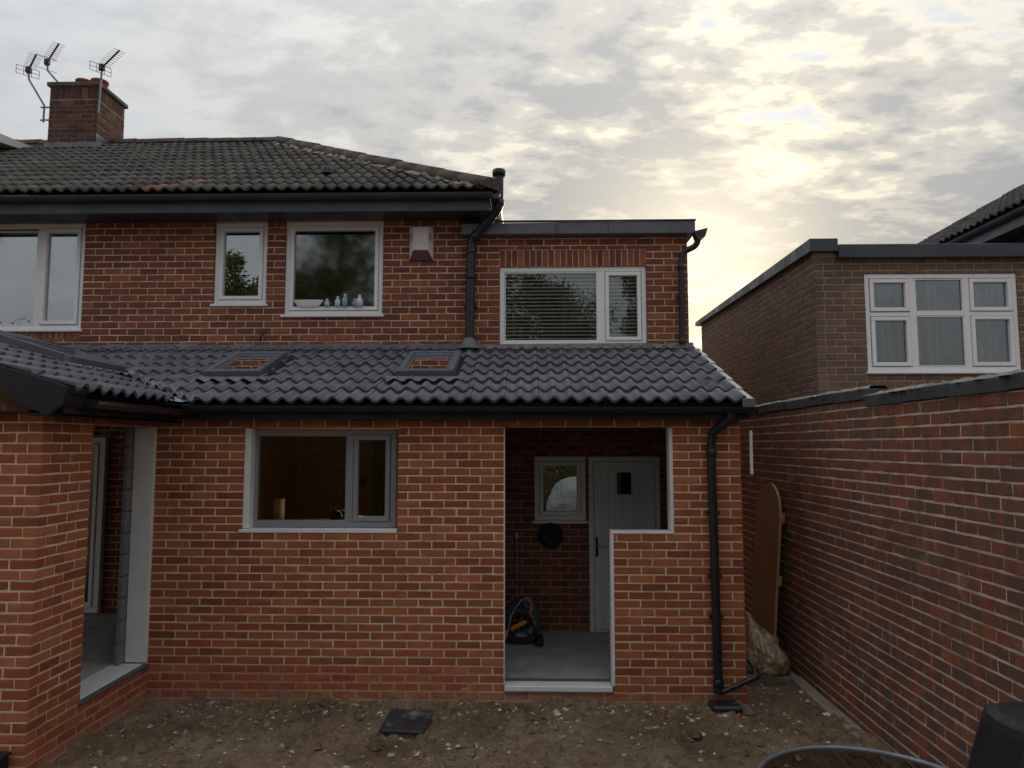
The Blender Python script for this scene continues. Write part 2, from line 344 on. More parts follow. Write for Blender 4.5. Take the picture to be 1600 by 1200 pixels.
# ------------------------------------------------------------------ brickwork
BC = {}
def brick_mesh(w, h, d, mat, var):
    key = (round(w, 3), round(h, 3), mat, var)
    if key in BC: return BC[key]
    rnd = random.Random(hash((round(w, 3), round(h, 3), var)) & 0xffff); c = 0.0035
    j = lambda a: rnd.uniform(-a, a)
    hw, hh = w / 2, h / 2; tx = rnd.uniform(-.2, .2) * hw
    ring = [(-hw, -hh), (tx, -hh), (hw, -hh), (hw, rnd.uniform(-.3, .3) * hh), (hw, hh), (-tx, hh), (-hw, hh), (-hw, rnd.uniform(-.3, .3) * hh)]
    back = [(x, d, z) for x, z in ring]
    mid = [(x + j(.0022), c + .0015, z + j(.0022)) for x, z in ring]
    fr = []
    for x, y, z in mid:
        k = c * rnd.choice((.7, 1, 1, 1.3, 2.0)); fr.append((x - (k if x > hw * .6 else -k if x < -hw * .6 else 0) + j(.0015), j(.0015), z - (k if z > hh * .6 else -k if z < -hh * .6 else 0) + j(.0015)))
    me = bpy.data.meshes.new('brick')
    F = [tuple(range(16, 24))]
    for a in range(8):
        b = (a + 1) % 8; F += [(8 + a, 8 + b, 16 + b, 16 + a), (a, b, 8 + b, 8 + a)]
    me.from_pydata(back + mid + fr, [], F); me.update(); me.materials.append(M[mat]); BC[key] = me
    return me

class Wall:
    """bricks of one thing; placed on planes, ranked by how large they show"""
    def __init__(s): s.items = []
    def lay(s, plane, u0, u1, z0, z1, base, course, module, openings=(), mat='brick_new', parent=None, joint=0.0135, depth=0.1, phase=0.0, zone=None, seen=True, proud=0.006, quoin=None, perp=None):
        # plane = (axis, value, rot): '-y' faces the camera (u = x), '+x' / '-x' are side faces (u = y)
        k0 = math.floor((z0 - base) / course + 1e-6); k1 = math.ceil((z1 - base) / course - 1e-6)
        for k in range(k0, k1):
            a, b = base + k * course + joint / 2, base + (k + 1) * course - joint / 2
            a2, b2 = max(a, z0), min(b, z1)
            if b2 - a2 < 0.02: continue
            off = (module / 2 if k % 2 else 0.0) + phase + random.uniform(-.008, .008)
            U0, U1 = u0, u1
            if quoin:                                   # courses interlock at a corner
                par, end = quoin
                if k % 2 == par:
                    if end < 0: U0 = u0 + .1 + joint
                    else: U1 = u1 - .1 - joint
            cuts = {U0, U1}
            for o in openings:
                if o[3] > a2 + .012 and o[2] < b2 - .012:
                    cuts |= {min(max(o[0], U0), U1), min(max(o[1], U0), U1)}
            cuts = sorted(cuts)
            for s0, s1 in zip(cuts, cuts[1:]):
                if s1 - s0 < 0.02: continue
                mid = (s0 + s1) / 2; lo, hi = a2, b2; gone = False
                for o in openings:
                    if o[0] - 1e-6 <= mid <= o[1] + 1e-6 and o[3] > lo + .012 and o[2] < hi - .012:
                        if o[2] > lo + .02: hi = min(hi, o[2])
                        elif o[3] < hi - .02: lo = max(lo, o[3])
                        else: gone = True
                if gone or hi - lo < 0.02: continue
                edges = [s0]; g = math.floor((s0 - off) / module) + 1
                while off + g * module < s1 - 0.045:
                    e = off + g * module + random.uniform(-.003, .003)
                    if e > s0 + 0.045: edges.append(e)
                    g += 1
                edges.append(s1)
                for i, (e0, e1) in enumerate(zip(edges, edges[1:])):
                    pj = perp or joint; l = e0 + (pj / 2 if i else 0.0); r = e1 - (pj / 2 if i < len(edges) - 2 else 0.0)
                    m_ = mat
                    if zone: m_ = zone((l + r) / 2, (lo + hi) / 2) or mat
                    s.put(plane, (l + r) / 2, (lo + hi) / 2, r - l, hi - lo, m_, parent, depth, seen, proud)
    def put(s, plane, u, z, w, h, mat, parent, depth=0.1, seen=True, proud=0.006):
        ax, val, rot = plane; pr = proud + random.uniform(-.0015, .0018)
        if ax == '-y': p = Vector((u, val - pr, z))
        elif ax == '+x': p = Vector((val + pr, u, z))
        else: p = Vector((val - pr, u, z))
        d = shows(p, 0.0) if seen else None
        s.items.append((d, p, rot, w, h, mat, parent, depth))
    def flush(s, limit, restname='brick_mass'):
        s.items.sort(key=lambda q: q[0] if q[0] is not None else 1e9)
        rest = {}
        for i, (d, p, rot, w, h, mat, parent, depth) in enumerate(s.items):
            w = round(w / 0.004) * 0.004
            me = brick_mesh(w, round(h / 0.002) * 0.002, depth, mat, random.randrange(5))
            if i < limit and d is not None:
                o = bpy.data.objects.new('brick', me); COL.objects.link(o); o.parent = parent
                o.location = p; o.rotation_euler = (random.gauss(0, .004), random.gauss(0, .0035), rot + random.gauss(0, .003))
            else:
                mb = rest.setdefault((parent, mat), MB()); mt = Matrix.Translation(p) @ Matrix.Rotation(rot + random.gauss(0, .003), 4, 'Z') @ Matrix.Rotation(random.gauss(0, .0035), 4, 'Y')
                mb.add([mt @ v.co for v in me.vertices], [tuple(f.vertices) for f in me.polygons])
        for (parent, mat), mb in rest.items():
            tag(link(restname, mb.mesh(restname), mat, parent), kind='stuff')

FRONT = lambda y: ('-y', y, 0.0)
RIGHT = lambda x: ('+x', x, R(90))
LEFT = lambda x: ('-x', x, R(-90))

def core(plane, u0, u1, z0, z1, t, openings=(), recess=0.0, grow=0.004):
    """mortar core of a wall with real openings, its face on the plane"""
    ops = [(o[0] - grow, o[1] + grow, o[2] - grow, o[3] + grow) for o in openings]
    us = sorted({u0, u1} | {min(max(v, u0), u1) for o in ops for v in o[:2]}); zs = sorted({z0, z1} | {min(max(v, z0), z1) for o in ops for v in o[2:]})
    def solid(i, j):
        if not (0 <= i < len(us) - 1 and 0 <= j < len(zs) - 1): return False
        u, z = (us[i] + us[i + 1]) / 2, (zs[j] + zs[j + 1]) / 2
        return not any(o[0] < u < o[1] and o[2] < z < o[3] for o in ops)
    ax, val, _ = plane; mb = MB()
    def P(u, z, dpt):
        return {'-y': (u, val + dpt, z), '+x': (val - dpt, u, z), '-x': (val + dpt, u, z)}[ax]
    a, b = recess, t
    for i in range(len(us) - 1):
        for j in range(len(zs) - 1):
            if not solid(i, j): continue
            U0, U1, Z0, Z1 = us[i], us[i + 1], zs[j], zs[j + 1]
            mb.add([P(U0, Z0, a), P(U1, Z0, a), P(U1, Z1, a), P(U0, Z1, a)], [(0, 1, 2, 3)]); mb.add([P(U0, Z0, b), P(U1, Z0, b), P(U1, Z1, b), P(U0, Z1, b)], [(3, 2, 1, 0)])
            for di, dj, e in ((-1, 0, ((U0, Z0), (U0, Z1))), (1, 0, ((U1, Z0), (U1, Z1))), (0, -1, ((U0, Z0), (U1, Z0))), (0, 1, ((U0, Z1), (U1, Z1)))):
                if not solid(i + di, j + dj):
                    (p, q) = e; mb.add([P(*p, a), P(*q, a), P(*q, b), P(*p, b)], [(0, 1, 2, 3)])
    return mb

# ------------------------------------------------------------------ roof tiles
def tile_proto(width, length, amp, waves=2, seg=8, thick=0.024, lift=0.028):
    n = waves * seg; top0 = []; top1 = []; bot = []
    for i in range(n + 1):
        u = i / n * width; c = 0.5 + 0.5 * math.cos(2 * math.pi * (i / seg + 0.12)); h = amp * c ** 1.35
        top0.append((u, -0.006 * 0, h + lift)); top1.append((u, length, h * 0.97)); bot.append((u, 0.004, h + lift - thick))
    return top0, top1, bot, n
def tile_mesh(name, proto, mat, cut=None):
    t0, t1, b, n = proto; vs = list(t0) + list(t1) + list(b); N = n + 1; fs = []
    for i in range(n):
        fs.append((i, i + 1, N + i + 1, N + i)); fs.append((2 * N + i, 2 * N + i + 1, i + 1, i))
    fs.append((n, 2 * N + n, N + n)); fs.append((0, N, 2 * N))
    me = bpy.data.meshes.new(name); me.from_pydata(vs, [], fs); me.polygons.foreach_set('use_smooth', [k % 2 == 0 for k in range(2 * n)] + [False, False])
    if cut:
        bm = bmesh.new(); bm.from_mesh(me)
        for co, no in cut: bmesh.ops.bisect_plane(bm, geom=bm.verts[:] + bm.edges[:] + bm.faces[:], plane_co=co, plane_no=no, clear_outer=True)
        bm.to_mesh(me); bm.free()
    me.update(); me.materials.append(M[mat]); return me
class Tiles:
    def __init__(s): s.items = []
    def lay(s, parent, origin, U, V, width, gauge, ncols, nrows, amp, mat, cuts=(), skip=(), u0=0.0, lap=0.06, mats=None, top=None, seen=True):
        """origin = eave start; U along the eave, V up the slope; cuts = (u, v, nu, nv) lines in roof coordinates, material is kept on the side against the normal"""
        U = Vector(U).normalized(); V = Vector(V).normalized(); Wn = U.cross(V).normalized(); o = Vector(origin)
        base = Matrix((U, V, Wn)).transposed().to_4x4(); proto = tile_proto(width - .004, gauge + lap, amp); full = {}
        for r in range(nrows):
            for c in range(ncols):
                tu, tv = u0 + c * width, r * gauge
                ln = gauge + lap
                if any(q[0] < tu + width / 2 < q[1] and q[2] < tv + gauge / 2 < q[3] for q in skip): continue
                corners = [(tu, tv), (tu + width, tv), (tu, tv + ln), (tu + width, tv + ln)]
                cl = []; dead = False
                for (cu, cv, nu, nv) in cuts:
                    ds = [(x - cu) * nu + (y - cv) * nv for x, y in corners]
                    if min(ds) >= -0.015: dead = True; break
                    if max(ds) > 0: cl.append(((cu - tu, cv - tv, 0), (nu, nv, 0)))
                if dead: continue
                m_ = (mats(c, r) if mats else None) or mat
                if cl: me = tile_mesh('tile', proto, m_, cl)
                else: me = full.setdefault(m_, None) or tile_mesh('tile', proto, m_); full[m_] = me
                if len(me.polygons) == 0: continue
                p = o + U * tu + V * tv + Wn * random.uniform(0, .003)
                s.items.append((shows(p + U * width / 2, 0.0) if seen else None, p, base, me, parent, m_))
    def flush(s, limit):
        s.items.sort(key=lambda q: q[0] if q[0] is not None else 1e9); rest = {}
        for i, (d, p, base, me, parent, m_) in enumerate(s.items):
            jit = Matrix.Rotation(random.gauss(0, .006), 4, 'Z') @ Matrix.Rotation(random.gauss(0, .007), 4, 'X') @ Matrix.Rotation(random.gauss(0, .008), 4, 'Y')
            mt = Matrix.Translation(p) @ base @ jit
            if i < limit and d is not None:
                ob = bpy.data.objects.new('tile', me); COL.objects.link(ob); ob.parent = parent; ob.matrix_local = mt
            else:
                mb = rest.setdefault((parent, m_), MB()); mb.add([mt @ v.co for v in me.vertices], [tuple(f.vertices) for f in me.polygons], True)
        for (parent, m_), mb in rest.items(): tag(link('tile_mass', mb.mesh('tile_mass'), m_, parent), kind='stuff')

# ------------------------------------------------------------------ windows
def window(parent, x0, x1, z0, z1, y, lights, mat='upvc', fw_=0.055, d=0.07, sill=True, glass='glass', name='window', sillw=0.03):
    """lights = list of (x0, x1, z0, z1, sash) inside the frame, in metres"""
    w = bx(name, mat, parent, x0, x1, y, y + d, z0, z0 + fw_, b=.004)
    for a in ((x0, x1, y, y + d, z1 - fw_, z1), (x0, x0 + fw_, y + .001, y + d - .001, z0 + fw_, z1 - fw_), (x1 - fw_, x1, y + .001, y + d - .001, z0 + fw_, z1 - fw_)):
        bx('frame', mat, w, *a, b=.004)
    xs = sorted({round(l[0], 4) for l in lights}); 
    for (a, b, c, e, sash) in lights:
        if sash:
            s = 0.045; q = MB()
            q.bbox(a + .004, b - .004, y - .014, y + d - .02, c + .004, c + .004 + s, b=.005); q.bbox(a + .004, b - .004, y - .014, y + d - .02, e - .004 - s, e - .004, b=.005)
            q.bbox(a + .004, a + .004 + s, y - .013, y + d - .021, c + s, e - s, b=.005); q.bbox(b - .004 - s, b - .004, y - .013, y + d - .021, c + s, e - s, b=.005)
            q.build('sash', mat, w); a, b, c, e = a + s, b - s, c + s, e - s
        else:
            q = MB(); s = .012
            q.box(a, b, y + .006, y + .03, c, c + s); q.box(a, b, y + .006, y + .03, e - s, e); q.box(a, a + s, y + .0065, y + .0295, c + s, e - s); q.box(b - s, b, y + .0065, y + .0295, c + s, e - s)
            q.build('bead', mat, w)
        bx('pane', glass, w, a + .001, b - .001, y + .030, y + .034, c + .001, e - .001)
    if sill: bx('sill', mat, w, x0 - .025, x1 + .025, y - sillw - .02, y + d * .6, z0 - .032, z0 - .001, b=.005)
    return w
def bar(w, mat, *c): return bx('mullion', mat, w, *c, b=.004)

# ================================================================== GROUND
def ground():
    def axis(lo, hi, step, far):
        a = []; v = lo
        while v <= hi + 1e-6: a.append(v); v += step
        out = []; q = step
        x = hi
        while x < far: q *= 1.6; x += q; out.append(x)
        pre = []; q = step; x = lo
        while x > -far: q *= 1.6; x -= q; pre.append(x)
        return pre[::-1] + a + out
    xs = axis(-4.2, 3.0, 0.035, 600); ys = axis(3.0, 8.6, 0.035, 600); mb = MB(); nx = len(xs)
    def h(x, y):
        if not (-4.3 < x < 3.1 and 2.9 < y < 8.7): return -0.02
        k = 0.055 * noise.fractal(Vector((x * 1.1, y * 1.1, 3)), 1.0, 2.1, 4) + 0.040 * noise.fractal(Vector((x * 5, y * 5, 9)), 0.9, 2.1, 4) + 0.016 * noise.fractal(Vector((x * 21, y * 21, 1)), 0.8, 2.2, 3)
        flat = max(0.0, min(1.0, (7.5 - y) / 0.5)) if x > 1.9 else 1.0
        return -0.02 + (k + 0.02) * (0.25 + 0.75 * flat) + max(0, (6.2 - y)) * 0.03 + (0.05 * max(0.0, 1 - abs(y - 6.66) / .28) * (0.5 + noise.noise(Vector((x * 2.6, 5, 0)))) if -3.6 < x < 2.0 else 0) - (0.03 if y > 7.3 else 0)
    mb.v = [(x, y, h(x, y)) for y in ys for x in xs]
    mb.f = [(j * nx + i, j * nx + i + 1, (j + 1) * nx + i + 1, (j + 1) * nx + i) for j in range(len(ys) - 1) for i in range(nx - 1)]; mb.sm = [True] * len(mb.f)
    tag(link('ground', mb.mesh('ground'), 'soil'), kind='structure')
    # loose stones and mortar crumbs: nobody could count them
    st = MB(); rnd = random.Random(3)
    for i in range(4200):
        near = rnd.random() < 0.5
        x = rnd.uniform(-3.4, 2.6); y = 6.58 - abs(rnd.gauss(0, .22)) if near else rnd.uniform(4.9, 6.55)
        if x > 1.95 and rnd.random() < .5: y = rnd.uniform(5.2, 7.3)
        r = min(0.042, 0.003 + rnd.expovariate(1 / 0.0075)); z = h(x, y)
        a = [rnd.uniform(.6, 1.3) for _ in range(6)]; th = rnd.uniform(0, 3); ca, sa = math.cos(th), math.sin(th)
        V = [(r * a[0], 0, 0), (0, r * a[1], 0), (-r * a[2], 0, 0), (0, -r * a[3], 0), (0, 0, r * .6 * a[4]), (0, 0, -r * .5)]
        st.add([(x + p[0] * ca - p[1] * sa, y + p[0] * sa + p[1] * ca, z + p[2]) for p in V], [(0, 1, 4), (1, 2, 4), (2, 3, 4), (3, 0, 4), (1, 0, 5), (2, 1, 5), (3, 2, 5), (0, 3, 5)])
    tag(link('rubble', st.mesh('rubble'), 'stone'), 'small stones and mortar crumbs strewn over the bare soil', 'rubble', kind='stuff')
    cd = MB(); rnd = random.Random(9)
    for i in range(2600):
        x = rnd.uniform(-3.4, 2.6); y = 6.60 - abs(rnd.gauss(0, .30)) if rnd.random() < .45 else rnd.uniform(4.9, 6.55)
        r = min(.075, .009 + rnd.expovariate(1 / .015)); z = h(x, y); V = []
        for q in range(6):
            a = q * math.pi / 3 + rnd.uniform(-.3, .3); V.append((x + r * rnd.uniform(.7, 1.25) * math.cos(a), y + r * rnd.uniform(.7, 1.25) * math.sin(a), z - .006))
        V += [(x + (V[q][0] - x) * .55, y + (V[q][1] - y) * .55, z + r * rnd.uniform(.3, .6)) for q in range(6)]
        cd.add(V, [(q, (q + 1) % 6, 6 + (q + 1) % 6, 6 + q) for q in range(6)] + [tuple(range(6, 12))])
    tag(link('soil_clods', cd.mesh('soil_clods'), 'soil'), 'loose crumbs and clods of soil lying over the bare ground', 'soil', kind='stuff')
    p = MB(); p.bbox(1.96, 2.70, 7.38, 13.0, -.1, .015, b=.012)
    tag(p.build('path', 'path'), kind='structure')
    q = MB(); n = 14
    for i in range(n):
        y0 = 3.2 + i * .3; q.bbox(2.60 + .02 * noise.noise(Vector((i * .7, 0, 0))), 2.72, y0, y0 + .299, -.1, .02 + .012 * noise.noise(Vector((i * .9, 4, 0))), b=.012)
    tag(q.build('kerb', 'path'), kind='structure')
ground()

# ================================================================== REAR EXTENSION
F = 6.62; C = 0.0745; MOD = 0.225; BASE = 0.331
HY = 8.5
ext = thing('rear_extension', 'new single storey red brick extension with grey tiled lean-to roof', 'extension')
WIN = (-2.68, -1.225, BASE + 16 * C, BASE + 29 * C); TOP = BASE + 29 * C
DOOR = (-0.235, 0.752, BASE - 3 * C, TOP); SIDE = (0.752, 1.318, BASE + 16 * C, TOP)
SOFF = 2.565
bricks = Wall()
ops = [WIN, DOOR, SIDE]
wallf = core(FRONT(F), -3.52, 1.94, -.15, SOFF, 0.1, ops).build('wall', 'mortar_new', ext)
def plinth_zone(u, z):
    if z < BASE - 3 * C or (z < BASE and u < -.47): return 'brick_plinth'
bricks.lay(FRONT(F), -3.52, 1.946, BASE - 5 * C, SOFF, BASE, C, MOD, ops, 'brick_new', wallf, zone=plinth_zone, quoin=(0, 1))
pl = core(FRONT(F), -3.52, -.47, -.15, BASE - .003, 0.02, (), -.0035).build('plinth_pointing', 'mortar_plinth', ext)
pl2 = core(FRONT(F), -.47, 1.94, -.15, BASE - 3 * C - .003, 0.02, (), -.0035).build('plinth_pointing', 'mortar_plinth', ext)
core(FRONT(F + .102), -3.52, 1.94, .0, SOFF, 0.2, ops, grow=.0).build('inner_leaf', 'block', ext)
# right side wall (faces the passage)
wr = core(RIGHT(1.94), F + .101, HY, -.15, SOFF, 0.1).build('wall', 'mortar_new', ext)
mb = MB(); mb.add([(1.925, 6.47, SOFF + .002), (1.925, HY, SOFF + .002), (1.925, HY, 3.36), (1.925, 6.47, 2.63), (1.86, 6.47, SOFF + .002), (1.86, HY, SOFF + .002), (1.86, HY, 3.36), (1.86, 6.47, 2.63)], [(0, 1, 2, 3), (7, 6, 5, 4), (0, 3, 7, 4), (0, 4, 5, 1), (3, 2, 6, 7)]); mb.build('gable_panel', 'blackdull', ext)
bricks.lay(RIGHT(1.94), F - .006, HY, BASE - 5 * C, SOFF, BASE, C, MOD, (), 'brick_new', wr, phase=.11, quoin=(1, -1))
bx('inner_leaf', 'block', ext, 1.62, 1.838, F + .31, HY, 0, SOFF + .4)
# wing: front face and side face with the doorway
WX, WY = -3.5, 5.03
wf = core(FRONT(WY), -6.6, WX - .0, -.15, 2.62, 0.1).build('wall', 'mortar_new', ext)
bricks.lay(FRONT(WY), -6.6, WX + .006, BASE - 5 * C, 2.62, BASE, C, MOD, (), 'brick_new', wf, phase=.03, quoin=(0, 1), zone=lambda u, z: 'brick_plinth' if z < BASE - 3 * C else None)
WOP = (5.62, 6.60, BASE, TOP)
ws = core(RIGHT(WX), WY + .101, F - .008, -.15, 2.62, 0.1, [WOP]).build('wall', 'mortar_new', ext)
bricks.lay(RIGHT(WX), WY - .006, F - .012, BASE - 5 * C, 2.62, BASE, C, MOD, [WOP], 'brick_new', ws, phase=.07, quoin=(1, -1), zone=lambda u, z: 'brick_plinth' if z < BASE and u > 5.45 or z < BASE - 2 * C else None)
core(RIGHT(WX), WY + .1, F - .012, -.15, BASE - .003, 0.02, (), -.0035).build('plinth_pointing', 'mortar_plinth', ext)
core(RIGHT(WX - .102), WY + .1, 6.50, 0, 2.62, 0.19, [(5.62, 6.7, BASE, TOP)], grow=0).build('inner_leaf', 'block', ext)
# jamb of the side doorway: white board, then the bare block leaf
bx('jamb_board', 'board', ext, -3.70, -3.508, 6.585, 6.612, BASE + .02, TOP, b=.003)
for i in range(11): bx('block', 'block', ext, -3.745, -3.705, 6.50, 6.61, BASE + .02 + i * .1965, BASE + .02 + i * .1965 + .188, b=.004)
bx('door_sill', 'board', ext, -3.80, -3.53, 5.63, 6.58, BASE - .02, BASE + .012, b=.004)
bx('damp_strip', 'slate_fascia', ext, -3.53, -3.478, 5.60, 6.60, BASE - .006, BASE + .006)
# white cavity closers round the openings
cl = [(-2.70, -2.62, F + .03, F + .20, WIN[2] + .03, TOP - .004), (-2.70, -1.226, F - .012, F + .15, WIN[2] - .004, WIN[2] + .026),
      (1.290, 1.322, F - .008, F + .12, SIDE[2] + .02, TOP - .003), (0.742, 1.322, F - .012, F + .13, SIDE[2] - .004, SIDE[2] + .019),
      (0.740, 0.768, F - .010, F + .12, DOOR[2] + .06, SIDE[2] - .005), (-.240, -.228, F - .006, F + .1, DOOR[2] + .06, TOP - .003)]
for c in cl: bx('cavity_closer', 'board', ext, *c, b=.003)
bx('threshold', 'board', ext, -.232, .748, F - .006, F + .14, DOOR[2] + .004, DOOR[2] + .052, b=.006)
bx('damp_strip', 'slate_fascia', ext, -.234, .75, F - .016, F + .03, DOOR[2] - .004, DOOR[2] + .0035)
bx('damp_strip', 'slate_fascia', ext, -.232, .748, F + .142, F + .20, DOOR[2] + .03, DOOR[2] + .058)
# floors, partition, ceiling
bx('floor_slab', 'screed', ext, -.36, 1.62, F + .145, HY - .01, -.1, .158)
bx('floor_slab', 'screed', ext, -6.5, -3.53, WY + .11, 8.49, -.1, .335)
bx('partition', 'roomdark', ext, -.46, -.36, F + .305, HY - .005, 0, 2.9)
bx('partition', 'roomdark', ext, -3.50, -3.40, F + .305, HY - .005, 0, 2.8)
# new grey window in the opening
wy = F + .13
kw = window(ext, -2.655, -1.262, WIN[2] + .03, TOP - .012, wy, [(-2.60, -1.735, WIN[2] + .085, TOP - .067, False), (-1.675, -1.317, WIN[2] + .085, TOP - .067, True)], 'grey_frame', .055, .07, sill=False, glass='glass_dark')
bar(kw, 'grey_frame', -1.735, -1.675, wy + .001, wy + .069, WIN[2] + .085, TOP - .067)
kw['label'] = 'grey framed kitchen window set back in the opening'

# lean-to roof ------------------------------------------------
EY, EZ, SL = 6.42, 2.70, 0.37
ang = math.atan(SL); VX = 2.0
wex, wsl = -3.20, 0.30                    # wing eave line and slope
GY0 = 4.83                                # front verge of the wing
def lz(y): return EZ + SL * (y - EY)
def wz(x): return EZ + wsl * (wex - x)
RIDX = -5.86
deck = MB()
deck.add([(wex, EY, EZ - .012), (VX - .03, EY, EZ - .012), (VX - .03, HY, lz(HY) - .012), (RIDX, HY, lz(HY) - .012)], [(0, 1, 2, 3)])
deck.add([(wex, EY, EZ - .07), (VX - .03, EY, EZ - .07), (VX - .03, HY, lz(HY) - .07), (RIDX, HY, lz(HY) - .07)], [(3, 2, 1, 0)])
deck.add([(VX - .03, EY, EZ - .012), (VX - .03, HY, lz(HY) - .012), (VX - .03, HY, lz(HY) - .07), (VX - .03, EY, EZ - .07)], [(0, 1, 2, 3)])
lroof = deck.build('roof', 'blackdull', ext)
d2 = MB(); d2.add([(wex, GY0 + .03, EZ - .012), (wex, EY, EZ - .012), (RIDX, HY, wz(RIDX) - .012), (RIDX, GY0 + .03, wz(RIDX) - .012)], [(0, 1, 2, 3)])
d2.add([(wex, GY0 + .03, EZ - .07), (wex, EY, EZ - .07), (RIDX, HY, wz(RIDX) - .07), (RIDX, GY0 + .03, wz(RIDX) - .07)], [(3, 2, 1, 0)])
d2.add([(RIDX, GY0 + .03, wz(RIDX) - .012), (RIDX, HY, wz(RIDX) - .012), (-8.5, HY, 2.7), (-8.5, GY0 + .03, 2.7)], [(0, 1, 2, 3)])
wroof = d2.build('roof', 'blackdull', ext)
tl = Tiles()
lv = Vector((0, 1, SL)).normalized(); slope_len = lambda dy: dy * math.sqrt(1 + SL * SL)
# valley in lean-to roof coords (u = x - u-origin, v = slope length): from (wex,EY) to (RIDX,HY)
TW, GA = 0.310, 0.340
ncol = 27; ux0 = VX - .05 - ncol * TW
vA = (wex - ux0 + .10, 0.0); vB = (RIDX - ux0 + .10, slope_len(HY - EY))
nv = Vector((-(vB[1] - vA[1]), (vB[0] - vA[0]))).normalized(); nv = nv if nv.x < 0 else -nv
VEL = [(-3.31, -2.73, 7.13, 7.93), (-1.34, -.765, 7.13, 7.93)]
sk = [(a - ux0 - .10, b - ux0 + .10, slope_len(c - EY) - .02, slope_len(d - EY) + .05) for a, b, c, d in VEL]
tl.lay(lroof, (ux0, EY, EZ), (1, 0, 0), lv, TW, GA, ncol, 7, 0.045, 'tile_new', cuts=[(vA[0], vA[1], nv.x, nv.y), (0, slope_len(HY - EY) - .03, 0, 1)], skip=[])
wv = Vector((-1, 0, wsl)).normalized(); wl = lambda dx: dx * math.sqrt(1 + wsl * wsl)
WU0 = GY0 + .05
wvA = (EY - WU0 - .11, 0.0); wvB = (HY - WU0 - .11, wl(wex - RIDX))
nw = Vector(((wvB[1] - wvA[1]), -(wvB[0] - wvA[0]))).normalized()
tl.lay(wroof, (wex, WU0, EZ), (0, 1, 0), wv, TW, GA, 12, 8, 0.045, 'tile_new', cuts=[(wvA[0], wvA[1], nw.x, nw.y), (0, wl(wex - RIDX) - .02, 0, 1)])
tl.flush(300)
# valley: lead trough and rough mortar bedding
va, vb = Vector((wex, EY, EZ)), Vector((RIDX, HY, lz(HY))); vd = (vb - va).normalized(); vn = Vector((vd.y, -vd.x, 0)).normalized()
tr = MB()
for i in range(24):
    a, b = va.lerp(vb, i / 24) + Vector((0, 0, .022)), va.lerp(vb, (i + 1) / 24) + Vector((0, 0, .022))
    tr.add([a - vn * .11 + Vector((0, 0, .012)), a, a + vn * .11 + Vector((0, 0, .012)), b + vn * .11 + Vector((0, 0, .012)), b, b - vn * .11 + Vector((0, 0, .012))], [(0, 1, 4, 5), (1, 2, 3, 4)])
tr.build('valley_lead', 'valley', ext)
def bedding(name, path, width, height, parent, mat='mortarbed', seed=0, n=60, j=.5):
    mb = MB(); rn = random.Random(seed); m = 5
    P = [Vector(p) for p in path]; rows = []
    for i in range(n + 1):
        t = i / n * (len(P) - 1); k = min(int(t), len(P) - 2); c = P[k].lerp(P[k + 1], t - k); d = (P[k + 1] - P[k]).normalized(); s = d.cross(Vector((0, 0, 1))).normalized()
        rows.append([c + s * (width * (q / (m - 1) - .5) * (1 + rn.uniform(-j, j))) + Vector((0, 0, height * (1 - (2 * q / (m - 1) - 1) ** 2) * (1 + rn.uniform(-j, j)))) for q in range(m)])
    for i in range(n):
        for q in range(m - 1): mb.add([rows[i][q], rows[i][q + 1], rows[i + 1][q + 1], rows[i + 1][q]], [(0, 1, 2, 3)])
    return mb.build(name, mat, parent)
bedding('mortar_bedding', [va + vn * .13 + Vector((0, 0, .02)), vb + vn * .13 + Vector((0, 0, .02))], .11, .065, ext, seed=4)
bedding('mortar_bedding', [va - vn * .15 + Vector((0, 0, .02)), vb - vn * .15 + Vector((0, 0, .02))], .05, .03, ext, seed=5)
# wing ridge
for i in range(9):
    y1 = HY - .02 - i * .42; rp = []
    for k in range(9): a = math.pi * k / 8; rp.append((math.cos(a) * .12, math.sin(a) * .085))
    mb = MB(); vs = [(RIDX + x, y1, wz(RIDX) + .01 + z) for x, z in rp] + [(RIDX + x * .97, y1 - .425, wz(RIDX) + .004 + z) for x, z in rp]
    mb.add(vs, [(k, k + 1, 9 + k + 1, 9 + k) for k in range(8)], True); mb.add(vs[:9], [tuple(range(9))]); mb.build('ridge_tile', 'tile_new', ext)
# right verge clips of the lean-to
for r in range(7):
    y0 = EY + r * GA * math.cos(ang) - .01; y1 = min(y0 + GA * math.cos(ang) + .02, HY - .02)
    mb = MB(); z0, z1 = lz(y0) + .03, lz(y1) + .012
    mb.add([(VX - .075, y0, z0 + .018), (VX + .012, y0, z0 + .020), (VX + .012, y1, z1 + .018), (VX - .075, y1, z1 + .016),
            (VX - .075, y0, z0 - .02), (VX + .012, y0, z0 - .085), (VX + .012, y1, z1 - .085), (VX - .075, y1, z1 - .02)],
           [(0, 1, 2, 3), (0, 4, 5, 1), (1, 5, 6, 2), (2, 6, 7, 3), (3, 7, 4, 0)])
    mb.build('verge_clip', 'verge', ext)
bx('verge_end_cap', 'slate_fascia', ext, VX - .09, VX + .02, EY - .035, EY - .006, EZ - .08, EZ + .045, b=.006)
